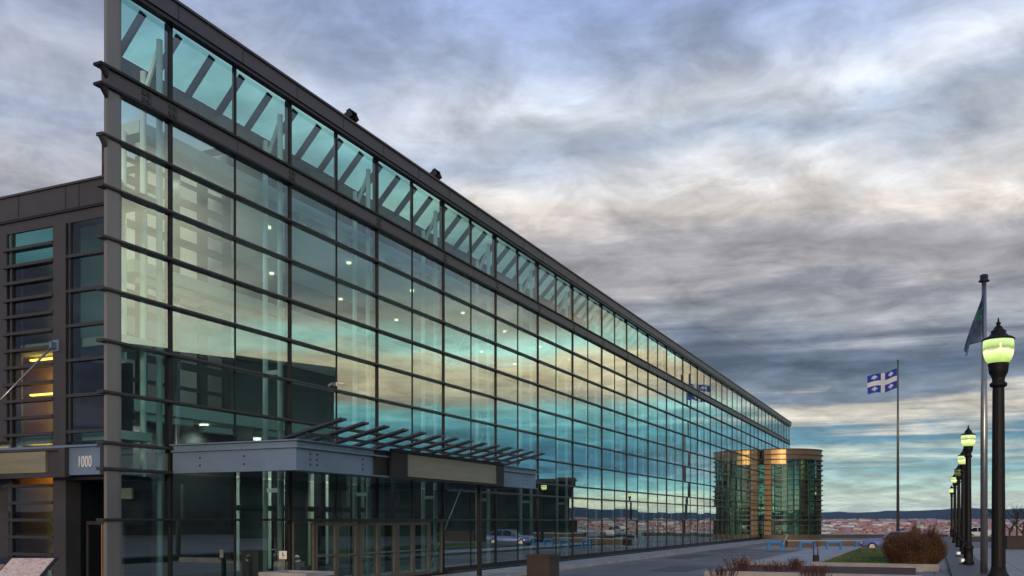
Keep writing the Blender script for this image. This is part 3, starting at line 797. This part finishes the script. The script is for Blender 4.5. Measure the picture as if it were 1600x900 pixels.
def twig_shrub(loc, n, h, w, label, leaf=True):
    o = thing('shrub', label, 'shrub', loc)
    m = MB(); lf = MB()
    for i in range(n):
        a = rnd.random()*6.283; rr = rnd.random()
        p = Vector((math.cos(a)*rr*w, math.sin(a)*rr*w, 0)); d = Vector((math.cos(a)*rr*.5, math.sin(a)*rr*.5, 1)).normalized()
        ln = h*rnd.uniform(.5, 1); q = p+d*ln
        m.cyl(p, q, .014, .005, 5, False)
        for k in range(4):
            b = p+d*ln*rnd.uniform(.3, .95); e = b+Vector((rnd.gauss(0,.5), rnd.gauss(0,.5), .7)).normalized()*rnd.uniform(.1,.28)
            m.cyl(b, e, .007, .003, 4, False)
            if leaf:
                oo = Vector((rnd.gauss(0,1), rnd.gauss(0,1), rnd.gauss(0,1))).normalized()*.05; ee = oo.orthogonal().normalized()*.025
                lf.poly([e, e+oo*.5+ee, e+oo, e+oo*.5-ee])
    m.build('twigs', 'red_twig', o)
    if leaf: lf.build('leaves', 'dry_leaf', o)
    return o
for x, y, n, h, w, lb in ((1160, 893, 70, .55, .5, 'bare reddish twig shrub, the taller one toward the road in the front bed'),
                          (1212, 893, 40, .35, .45, 'low pale leaved shrub in the middle of the front bed'),
                          (1243, 890, 50, .42, .35, 'dark dense twig shrub by the black based post'),
                          (1128, 899, 40, .25, .5, 'lowest sparse shrub at the road side tip of the front bed'),
                          (1275, 899, 50, .28, .6, 'low reddish shrub at the front of the bed below the lawn edging')):
    Y = 1.89*F/(y-813); p = ground(x, Y); p.z = .15
    twig_shrub(p, n, h, w, lb, 'leaved' in lb or 'taller' in lb)
def bare_tree(loc, h, label, seed, spread=.55):
    r = random.Random(seed); o = thing('bare_tree', label, 'tree', loc, group='bare trees by the dark wall')
    tr = MB(); cr = MB()
    def grow(p, d, ln, rad, lev):
        q = p+d*ln; tgt = tr if lev < 2 else cr
        tgt.cyl(p, q, rad, rad*.65, 6 if lev < 2 else 4, False)
        if lev > 4 or ln < .12: return
        for k in range(r.choice((2, 3, 3))):
            nd = (d+Vector((r.gauss(0, spread), r.gauss(0, spread), r.gauss(.1, .3)))).normalized()
            grow(p+d*ln*r.uniform(.6, 1), nd, ln*r.uniform(.6, .8), rad*.6, lev+1)
    grow(Vector((0,0,0)), Vector((r.gauss(0,.05), r.gauss(0,.05), 1)).normalized(), h*.38, .09, 0)
    tr.build('trunk', 'bark', o); cr.build('crown', 'bark', o)
for x, Y, h, s, lb in ((1578, 72, 3.6, 3, 'bare dark little tree just beside the near lamp post'), (1590, 74, 4.1, 8, 'bare dark tree at the right edge, tallest of the three'), (1600, 71, 3.5, 11, 'bare tree half cut by the right edge of the picture')):
    bare_tree(ground(x, Y), h, lb, s)

# ------------------------------------------------------------------ walls at the far side
def wall_run(a, b, th, h, wm, cm, label, name='low_wall'):
    a = Vector(a); b = Vector(b); d = (b-a).normalized(); s = Vector((-d.y, d.x, 0))*th/2
    o = thing(name, label, 'wall', (a+b)/2, world=True)
    def blk(z0, z1, g):
        ss_ = s*(1+g); e = d*g*.1
        return MB().hexa([a-e-ss_+Vector((0,0,z0)), b+e-ss_+Vector((0,0,z0)), b+e+ss_+Vector((0,0,z0)), a-e+ss_+Vector((0,0,z0)), a-e-ss_+Vector((0,0,z1)), b+e-ss_+Vector((0,0,z1)), b+e+ss_+Vector((0,0,z1)), a-e+ss_+Vector((0,0,z1))])
    blk(0, h-.09, 0).build('wall_body', wm, o); blk(h-.09, h, .2).build('coping', cm, o)
wall_run(ground(1229, 70), ground(1400, 70), .5, .56, 'brown_stone', 'kerb_stone', 'low brown wall with a pale coping behind the blue racks')
wall_run(ground(1283, 106), ground(1480, 106), .5, .42, 'dark_granite', 'dark_granite', 'long dark terrace wall above the far town', 'terrace_wall')
wall_run(ground(1570, 66), ground(1700, 66), .6, .95, 'brown_concrete', 'brown_concrete', 'dark brown wall under the bare trees at the right edge')
wall_run(ground(1515, 88), ground(1640, 88), .5, .6, 'dark_granite', 'concrete', 'grey wall with a pale top seen between the lamp posts')
hp = thing('handrail', 'short pale slanted handrail at the end of the low brown wall', 'handrail', ground(1226, 71))
MB().cyl((0,0,0),(0,0,.5),.03).build('post', 'kerb_stone', hp); MB().bar((-.12,0,.2),(.22,0,1.0),.05,.10).build('rail', 'kerb_stone', hp)

# ------------------------------------------------------------------ blue racks
def rack(loc, label):
    o = thing('bike_rack', label, 'bike rack', loc, group='blue racks in a row')
    MB().bx(-.46,.46,-.05,.05,.52,.64).build('top_bar', 'blue_paint', o)
    for s in (-1, 1):
        MB().bx(s*.46-.07 if s < 0 else s*.46-.07, s*.46+.07, -.05, .05, 0, .518).bx(s*.40-.14, s*.40+.14, -.09, .09, -.02, .05).build('leg', 'blue_paint', o)
    return o
r0 = None
for x, lb in ((1211, 'bright blue rack in front of the pavilion, nearest the glass hall'), (1261, 'blue rack behind the two thin posts, second from the hall'),
              (1303, 'darker blue rack in the middle of the lot, third from the hall'), (1348, 'blue rack beside the lavender car, its end hidden')):
    p = ground(x, 62.2)
    if r0 is None: r0 = rack(p, lb)
    else:
        c = copy_tree(r0); c.location = p; c['label'] = lb
# card post at the lawn corner
cp = thing('bollard_post', 'slim twin tube post on a black block at the lawn corner', 'post', ground(1275, 40.2))
MB().bx(-.11,.11,-.11,.11,0,.52).bx(-.09,.09,-.09,.09,.52,.56).build('base', 'black_paint', cp)
for x in (-.10, .08): MB().cyl((x,0,.56),(x,0,1.10),.022,seg=8).build('tube', 'frame_metal', cp)
MB().bx(-.13,.11,-.03,.03,1.10,1.13).build('top_bar', 'frame_metal', cp)

# ------------------------------------------------------------------ vehicles
def loft(secs):
    """secs: list of cross-sections (lists of points, same count)"""
    m = MB(); k = len(secs[0])
    for s in secs: m.v += [tuple(p) for p in s]
    for i in range(len(secs)-1):
        for j in range(k):
            q = (j+1) % k
            m.f.append((i*k+j, (i+1)*k+j, (i+1)*k+q, i*k+q)); m.sm.append(True)
    m.f.append(tuple(range(k))); m.sm.append(False)
    m.f.append(tuple((len(secs)-1)*k+j for j in range(k-1,-1,-1))); m.sm.append(False)
    return m
def car(loc, rz, label, paint, Ls, hood, belt, roof, cab, van=False):
    """length along +X (front at +X); cab = x of windscreen base, roof front, roof rear, rear base"""
    o = thing('parked_van' if van else 'parked_car', label, 'van' if van else 'car', loc)
    w = .80
    def sec(x, zlow, ztop, ww):
        return [Vector((x, -ww*.96, zlow)), Vector((x, -ww, zlow+.15)), Vector((x, -ww, ztop-.14)), Vector((x, -ww*.86, ztop)), Vector((x, ww*.86, ztop)), Vector((x, ww, ztop-.14)), Vector((x, ww, zlow+.15)), Vector((x, ww*.96, zlow))]
    h2 = Ls/2
    secs = [sec(-h2, .34, belt-.10, w*.86), sec(-h2+.12, .24, belt-.02, w*.95), sec(-h2+.6, .2, belt, w), sec(cab[0]-.05, .2, belt, w), sec(cab[0]+.25, .2, hood+.03, w), sec(h2-.45, .2, hood-.04, w*.96), sec(h2-.12, .24, hood-.14, w*.88), sec(h2, .32, hood-.26, w*.78)]
    body = loft(secs).build('body', paint, o)
    def csec(x, z, ww): return [Vector((x, -ww, belt-.03)), Vector((x, -ww*.86, z)), Vector((x, ww*.86, z)), Vector((x, ww, belt-.03))]
    g = MB()
    xs = cab
    pts = [(xs[0], belt-.03), (xs[1], roof-.05), (xs[2], roof-.05), (xs[3], belt-.03)]
    lo = [Vector((x, -w*.93 if z < belt else -w*.76, z)) for x, z in pts]; hi = [Vector((x, w*.93 if z < belt else w*.76, z)) for x, z in pts]
    g.hexa([lo[0], lo[3], hi[3], hi[0], lo[1], lo[2], hi[2], hi[1]])
    g.build('window', 'car_glass', o)
    MB().hexa([Vector((xs[1]+.05, -w*.77, roof-.05)), Vector((xs[2]-.05, -w*.77, roof-.05)), Vector((xs[2]-.05, w*.77, roof-.05)), Vector((xs[1]+.05, w*.77, roof-.05)), Vector((xs[1]-.08, -w*.70, roof)), Vector((xs[2]+.08, -w*.70, roof)), Vector((xs[2]+.08, w*.70, roof)), Vector((xs[1]-.08, w*.70, roof))]).build('roof', paint, o)
    for s in (-1, 1):
        for (xa, za), (xb, zb) in ((pts[0], pts[1]), (pts[2], pts[3])):
            MB().bar((xa, s*w*.94, za), (xb, s*w*.775, zb), .05, .06).build('pillar', paint, o)
        xm = (xs[1]+xs[2])/2; MB().bar((xm, s*w*.94, belt-.02), (xm, s*w*.775, roof-.05), .05, .06).build('pillar', paint, o)
    for x in (-h2+.72, h2-.74):
        for s in (-1, 1):
            wh = MB().cyl((x, s*(w-.16), .29), (x, s*(w+.015), .29), .29, seg=20).build('wheel', 'tyre', o)
            MB().cyl((x, s*(w+.016), .29), (x, s*(w+.025), .29), .18, seg=16).build('rim', 'rim', wh)
    for s in (-1, 1):
        MB().bx(h2-.22, h2-.02, s*w*.62-.14, s*w*.62+.14, hood-.32, hood-.20).build('headlight', 'clear_lens', o)
        MB().bx(-h2-.01, -h2+.08, s*w*.66-.13, s*w*.66+.13, belt-.30, belt-.14).build('tail_light', 'red_lens', o)
        MB().bx(xs[0]-.25, xs[0]-.12, s*w*1.02-.08, s*w*1.02+.08, belt, belt+.12).build('mirror', paint, o)
    MB().bx(h2-.02, h2+.015, -.5, .5, .30, .42).build('grille', 'black_paint', o)
    o.rotation_euler.z = rz
    return o
pc = ground(1348, 62.5)
car(pc + N*1.85 + Vector((0,0,.01)), math.atan2(-N.y, -N.x), 'lavender blue parked car half hidden behind the rusty bush', 'car_blue', 3.9, .80, .86, 1.30, (.62, .10, -1.05, -1.75))
car(ground(1527, 100) + Vector((0,0,.01)), R(10), 'white car parked far off between the lamp posts', 'car_white', 3.9, .80, .86, 1.30, (.62, .10, -1.05, -1.75))

# ------------------------------------------------------------------ plaza furniture
mp = thing('map_lectern', 'tilted lectern with a colourful city map near the bottom left corner', 'map panel', ground(26, 14.2))
M = Matrix.Translation((0,0,1.30)) @ Matrix.Rotation(R(28), 4, 'X') @ Matrix.Rotation(0, 4, 'Z')
MB().bx(-.42,.48,-.52,.36,-.03,.0,M).build('board', 'dark_metal', mp)
MB().bx(-.22,.44,-.48,.32,.002,.008,M).build('map_sheet', 'map_print', mp)
for k, c in enumerate(('blue_paint', 'blue_paint', 'tan_stone')): MB().bx(-.38,-.24,-.46+k*.2,-.27+k*.2,.002,.008,M).build('legend_strip', c, mp)
for x in (-.28, .44): MB().bx(x-.05, x+.05, .0, .10, 0, 1.28).build('leg', 'concrete', mp)
def fbox_thing(name, label, cat, t0, t1, n0, n1, h, mat, cap, recess=False):
    o = thing(name, label, cat, FP((t0+t1)/2, (n0+n1)/2, 0), world=True)
    MB().fb(t0, t1, n0, n1, 0, h-.08).build('body', mat, o)
    m = MB(); g = .03; r = .12
    m.fb(t0-g, t1+g, n0-g, n0+r, h-.08, h).fb(t0-g, t1+g, n1-r, n1+g, h-.08, h).fb(t0-g, t0+r, n0+r, n1-r, h-.08, h).fb(t1-r, t1+g, n0+r, n1-r, h-.08, h)
    m.build('rim', cap, o)
    MB().fb(t0+r, t1-r, n0+r, n1-r, h-.08, h-.04).build('fill', 'soil', o)
    return o
q = ground(842, 28.2); qt = (q-C0).dot(D); qn = (q-C0).dot(N)
fbox_thing('planter', 'square dark brown concrete planter standing on the forecourt past the canopy', 'planter', qt-.1, qt+.72, qn-.36, qn+.38, 1.0, 'brown_concrete', 'brown_concrete')
q = ground(449, 19.3); qt = (q-C0).dot(D); qn = (q-C0).dot(N)
fbox_thing('planter', 'low pale concrete block in front of the entrance doors', 'planter', qt-.1, qt+.8, qn-.62, qn+.55, .96, 'brown_stone', 'concrete')
bp = thing('door_button_post', 'slim post with a white square push plate in front of the doors', 'post', ground(443, 24.2))
MB().bx(-.05,.05,-.05,.05,0,1.05).build('post', 'black_paint', bp)
pl = MB().bx(-.10,.10,-.07,-.05,1.04,1.25).build('push_plate', 'white_paint', bp)
s = MB().cyl((.0,-.075,1.20),(.0,-.071,1.20),.018,seg=10).bx(-.012,.014,-.075,-.071,1.12,1.18).bx(.014,.045,-.075,-.071,1.13,1.15)
s.lathe([(.055,0),(.055,.004)], 4, (0,-.075,1.09)); s.build('symbol', 'black_paint', pl)
ash = thing('ash_bin', 'thin metal ash bin standing just right of the push plate post', 'bin', ground(464, 25.0))
MB().lathe([(.10,0),(.08,.05),(.075,.85),(.11,.88),(.11,1.0),(.04,1.04)], 14).build('body', 'pole_metal', ash)
MB().lathe([(.05,1.041),(.09,1.06),(.02,1.12)], 12).build('lid', 'white_paint', ash)

# ------------------------------------------------------------------ buildings opposite (met as reflections in the glass)
def block(name, label, foot, h, mat, roof_pts=None, floors=5, bays=7):
    """foot: four ground points; walls, roof and rows of windows on the first side"""
    foot = [Vector((x, y, 0)) for x, y in foot]
    o = thing(name, label, 'building', foot[0], world=True)
    up = [Vector((p.x, p.y, z)) for p, z in zip(foot, h)]
    MB().hexa(foot + up).build('wall', mat, o)
    c = sum(up, Vector())/4
    MB().hexa([c+(p-c)*1.015+Vector((0,0,.003)) for p in up] + [c+(p-c)*1.0+Vector((0,0,.5)) for p in up]).build('roof', 'roof_felt', o)
    for a, b, ha, hb in ((foot[0], foot[1], h[0], h[1]), (foot[3], foot[0], h[3], h[0])):
        d = (b-a); ln = d.length; d.normalize(); s = Vector((d.y, -d.x, 0))
        for i in range(bays):
            for j in range(floors):
                x0 = ln*(i+.15)/bays; x1 = ln*(i+.85)/bays; hh = min(ha, hb)
                z0 = hh*(j+.25)/floors; z1 = hh*(j+.8)/floors
                m = MB(); q = [a+d*x0-s*.02, a+d*x1-s*.02, a+d*x1+s*.06, a+d*x0+s*.06]
                m.hexa([p+Vector((0,0,z0)) for p in q] + [p+Vector((0,0,z1)) for p in q]); m.build('window', 'office_glass', o)
    return o
block('office_block', 'tall dark navy office block across the street, mirrored in the glass front', [(74,74),(92,30),(125,44),(107,88)], [21, 24.5, 24, 21], 'office_clad')
block('annex_building', 'low dark building across the street, mirrored low in the glass front', [(61,104),(74,74.5),(100,86),(87,115)], [7.4,7.0,7,7.4], 'office_clad', floors=2, bays=6)

# ------------------------------------------------------------------ far town
town = MB()
roofs = [(.42,.16,.10),(.50,.22,.14),(.36,.15,.12),(.55,.30,.20),(.30,.26,.25)]
walls = [(.74,.50,.40),(.80,.62,.52),(.66,.40,.31),(.80,.74,.66),(.45,.40,.38)]
def add_house(x, y, z, w, d, h, a, wc_, rc):
    M = Matrix.Translation((x,y,z)) @ Matrix.Rotation(a, 4, 'Z')
    b = len(town.f); town.bx(-w/2, w/2, -d/2, d/2, -3, h, M); town.tone += [wc_]*6
    town.tone[b+1] = rc
    ra = [M@Vector(p) for p in ((-w/2,-d/2,h),(w/2,-d/2,h),(w/2,0,h+d*.3),(-w/2,0,h+d*.3))]; rb = [M@Vector(p) for p in ((w/2,d/2,h),(-w/2,d/2,h),(-w/2,0,h+d*.3),(w/2,0,h+d*.3))]
    town.poly(ra); town.poly(rb); town.tone += [rc, rc]
for i in range(9000):
    az = R(rnd.uniform(12, 62)); r = 1900*(9800/1900)**(rnd.random()**.62)
    x, y = r*math.sin(az), r*math.cos(az); z = land(x, y, r, az)
    k = rnd.random()
    s = 1 + r/9000
    if k < .70: add_house(x, y, z, rnd.uniform(14,30)*s, rnd.uniform(10,16)*s, rnd.uniform(5,10)*s, -az+rnd.gauss(0,.5), rnd.choice(walls), rnd.choice(roofs))
    elif k < .74: add_house(x, y, z, rnd.uniform(30,70), rnd.uniform(14,24), rnd.uniform(12,30), -az+rnd.gauss(0,.4), rnd.choice(((.75,.73,.70),(.6,.58,.56))), (.3,.3,.3))
    else:
        b = len(town.f); w = rnd.uniform(10,22)*s
        M = Matrix.Translation((x,y,z)) @ Matrix.Rotation(rnd.random()*3, 4, 'Z')
        town.lathe([(w*.35,-2),(w*.55,4*s),(w*.35,9*s),(w*.08,12*s)], 6, (x,y,z), False); town.tone += [(.035+.02*rnd.random(),.045+.02*rnd.random(),.03)]*(len(town.f)-b)
tw = struct(town.build('distant_town', 'town'), 'stuff')

# ------------------------------------------------------------------ sky
w = bpy.data.worlds.new('World'); sc.world = w; w.use_nodes = True
nt = w.node_tree; nt.nodes.clear()
out = nt.nodes.new('ShaderNodeOutputWorld')
SUN_EL, SUN_AZ = 9.0, 192.0       # low, behind the camera
sky = nt.nodes.new('ShaderNodeTexSky'); sky.sky_type = 'NISHITA'; sky.sun_disc = False
sky.sun_elevation = R(SUN_EL); sky.sun_rotation = R(SUN_AZ); sky.altitude = 100
bg1 = nt.nodes.new('ShaderNodeBackground'); bg1.inputs['Strength'].default_value = .10; L(nt, sky.outputs[0], bg1.inputs['Color'])
tc = nt.nodes.new('ShaderNodeTexCoord'); nv = nt.nodes.new('ShaderNodeVectorMath'); nv.operation = 'NORMALIZE'; L(nt, tc.outputs['Generated'], nv.inputs[0])
sp = nt.nodes.new('ShaderNodeSeparateXYZ'); L(nt, nv.outputs[0], sp.inputs[0])
X, Yv, Z = sp.outputs
zc = mathn(nt, 'MAXIMUM', Z, 0.0)
hor = mathn(nt, 'SQRT', mathn(nt, 'ADD', mathn(nt, 'MULTIPLY', X, X), mathn(nt, 'ADD', mathn(nt, 'MULTIPLY', Yv, Yv), 1e-6)))
el = mathn(nt, 'DIVIDE', zc, hor)                      # tangent of the elevation
az = mathn(nt, 'ARCTAN2', X, Yv)
den = mathn(nt, 'ADD', zc, .13)
cb = nt.nodes.new('ShaderNodeCombineXYZ')
L(nt, mathn(nt, 'DIVIDE', X, den), cb.inputs[0]); L(nt, mathn(nt, 'DIVIDE', Yv, den), cb.inputs[1])
nA = noise_node(nt, 1.1, 7, .58, cb.outputs[0], .4)    # big cloud masses on a flat deck
nB = noise_node(nt, 5.0, 10, .62, cb.outputs[0], .6)   # cloud texture
nC = noise_node(nt, 2.3, 10, .60, cb.outputs[0], .35)
cc = nt.nodes.new('ShaderNodeCombineXYZ')              # long streaks low down
L(nt, mathn(nt, 'MULTIPLY', az, 2.0), cc.inputs[0]); L(nt, mathn(nt, 'MULTIPLY', el, 66), cc.inputs[1])
nS = noise_node(nt, 1.0, 6, .6, cc.outputs[0], .5)
def mrange(v, a, b, c, d):
    n = nt.nodes.new('ShaderNodeMapRange'); n.interpolation_type = 'SMOOTHSTEP'
    L(nt, v, n.inputs[0])
    for i, q in enumerate((a, b, c, d)): n.inputs[i+1].default_value = q
    return n.outputs[0]
def lin(c): return tuple(((v/255+.055)/1.055)**2.4 if v > 10 else v/255/12.92 for v in c)
def mixc(f, a, b):
    n = nt.nodes.new('ShaderNodeMix'); n.data_type = 'RGBA'
    if isinstance(f, (int, float)): n.inputs[0].default_value = f
    else: L(nt, f, n.inputs[0])
    for k, v in ((6, a), (7, b)):
        if isinstance(v, tuple): n.inputs[k].default_value = (*v, 1)
        else: L(nt, v, n.inputs[k])
    return n.outputs[2]
def scale(c, f):
    n = nt.nodes.new('ShaderNodeVectorMath'); n.operation = 'SCALE'
    L(nt, c, n.inputs[0])
    if isinstance(f, (int, float)): n.inputs['Scale'].default_value = f
    else: L(nt, f, n.inputs['Scale'])
    return n.outputs[0]
amp = mrange(el, .02, .40, .03, .26)
warp = mathn(nt, 'MULTIPLY', mathn(nt, 'SUBTRACT', nA.outputs['Fac'], .5), amp)
low = mrange(el, .12, .30, 1, .18)
warp2 = mathn(nt, 'MULTIPLY', mathn(nt, 'MULTIPLY', mathn(nt, 'SUBTRACT', nS.outputs['Fac'], .5), .08), low)
ew = mathn(nt, 'ADD', mathn(nt, 'ADD', el, warp), warp2)
north = [(.0,(205,220,202)),(.020,(196,212,196)),(.036,(170,198,190)),(.052,(120,165,176)),(.066,(190,200,188)),(.076,(104,150,168)),(.092,(88,132,156)),(.104,(196,190,178)),(.114,(205,198,186)),(.128,(118,130,146)),(.155,(74,88,108)),
         (.19,(108,117,134)),(.215,(158,160,166)),(.235,(126,128,138)),(.255,(166,163,166)),(.272,(146,143,147)),(.298,(166,163,168)),(.322,(216,207,199)),(.345,(218,217,218)),
         (.39,(168,180,198)),(.438,(206,211,220)),(.493,(164,177,204)),(.545,(152,170,208)),(.64,(132,154,198)),(.85,(120,140,185))]
east = [(0,(215,225,205)),(.018,(228,230,192)),(.036,(125,188,188)),(.055,(48,98,126)),(.078,(60,116,140)),(.1,(95,158,168)),(.116,(140,200,198)),(.132,(165,152,132)),(.152,(212,190,152)),(.170,(214,196,158)),(.186,(180,228,212)),
        (.212,(165,160,140)),(.25,(112,118,120)),(.29,(92,104,116)),(.35,(100,112,120)),(.45,(120,132,152)),(.6,(120,140,185))]
rp = ramp(nt, ew, [(p, lin(c)) for p, c in north])
ewe = mathn(nt, 'ADD', mathn(nt, 'MULTIPLY', mathn(nt, 'ADD', warp, mathn(nt, 'MULTIPLY', warp2, .6)), .6), el)
re = ramp(nt, ewe, [(p, lin(c)) for p, c in east])
def centred(n, g, base=1.0): return mathn(nt, 'MULTIPLY_ADD', mathn(nt, 'SUBTRACT', n.outputs['Fac'], .5), g, base)
edge = mathn(nt, 'MULTIPLY_ADD', mrange(nC.outputs['Fac'], .40, .60, 0, 1), .30, .87)      # defined cloud edges
mul = mathn(nt, 'MULTIPLY', mathn(nt, 'MULTIPLY', centred(nB, 1.4), edge), mathn(nt, 'MULTIPLY_ADD', mathn(nt, 'MULTIPLY', mathn(nt, 'SUBTRACT', nS.outputs['Fac'], .5), 1.1), low, 1.0))
nrt = scale(rp.outputs['Color'], mathn(nt, 'MULTIPLY', mul, 1.16))
nrt = mixc(mrange(az, .10, -.50, 0, .62), nrt, scale(mixc(0.0, (.27,.31,.42), (.27,.31,.42)), mul))
est = scale(re.outputs['Color'], mathn(nt, 'MULTIPLY', mul, 1.55))
col = mixc(mrange(az, .52, .74, 0, 1), nrt, est)
# a bright yellow break in the cloud low in the east
brk = mathn(nt, 'MULTIPLY', mrange(az, 1.08, 1.27, 0, 1), mathn(nt, 'MULTIPLY', mrange(ewe, .15, .19, 0, 1), mrange(ewe, .30, .42, 1, 0)))
brk = mathn(nt, 'MULTIPLY', brk, mrange(nC.outputs['Fac'], .30, .52, .35, .95))
col = mixc(brk, col, (1.35,1.27,.90))
bg2 = nt.nodes.new('ShaderNodeBackground'); bg2.inputs['Strength'].default_value = 1.0; L(nt, col, bg2.inputs['Color'])
ms = nt.nodes.new('ShaderNodeMixShader'); ms.inputs[0].default_value = .93
L(nt, bg1.outputs[0], ms.inputs[1]); L(nt, bg2.outputs[0], ms.inputs[2]); L(nt, ms.outputs[0], out.inputs['Surface'])

sl = bpy.data.lights.new('sun', 'SUN'); sl.energy = 1.5; sl.angle = R(10); sl.color = (1.0, .74, .50)
so = bpy.data.objects.new('sun', sl); COL.objects.link(so)
sd = Vector((math.sin(R(SUN_AZ))*math.cos(R(SUN_EL)), math.cos(R(SUN_AZ))*math.cos(R(SUN_EL)), math.sin(R(SUN_EL))))
so.rotation_euler = (-sd).to_track_quat('-Z', 'Y').to_euler(); so.location = sd*60

# ------------------------------------------------------------------ air
m, nt, out = new_mat('haze')
pv = nt.nodes.new('ShaderNodeVolumePrincipled'); pv.inputs['Color'].default_value = (.42,.64,1.0,1); pv.inputs['Density'].default_value = 1.6e-5
L(nt, pv.outputs[0], out.inputs['Volume'])
hz = struct(MB().bx(-26000, 26000, -26000, 26000, -70, 420).build('haze', 'haze'), 'stuff')

# ------------------------------------------------------------------ camera and render
cd = bpy.data.cameras.new('camera'); cam = bpy.data.objects.new('camera', cd); COL.objects.link(cam)
cam.location = (0, 0, E); cam.rotation_euler = (R(90), 0, 0)
cd.sensor_width = 36; cd.lens = F/1600*36; cd.shift_y = (813-450)/1600
cd.clip_start = .1; cd.clip_end = 60000
sc.camera = cam
for o in bpy.data.objects:
    if '_world' in o: del o['_world']
sc.render.engine = 'CYCLES'
cy = sc.cycles
cy.max_bounces = 8; cy.diffuse_bounces = 3; cy.glossy_bounces = 4; cy.transmission_bounces = 4; cy.transparent_max_bounces = 14
cy.use_denoising = True; cy.caustics_reflective = False; cy.caustics_refractive = False
cy.sample_clamp_indirect = 6
vs = sc.view_settings; vs.view_transform = 'Standard'; vs.look = 'None'; vs.exposure = 0; vs.gamma = 1; vs.use_curve_mapping = False
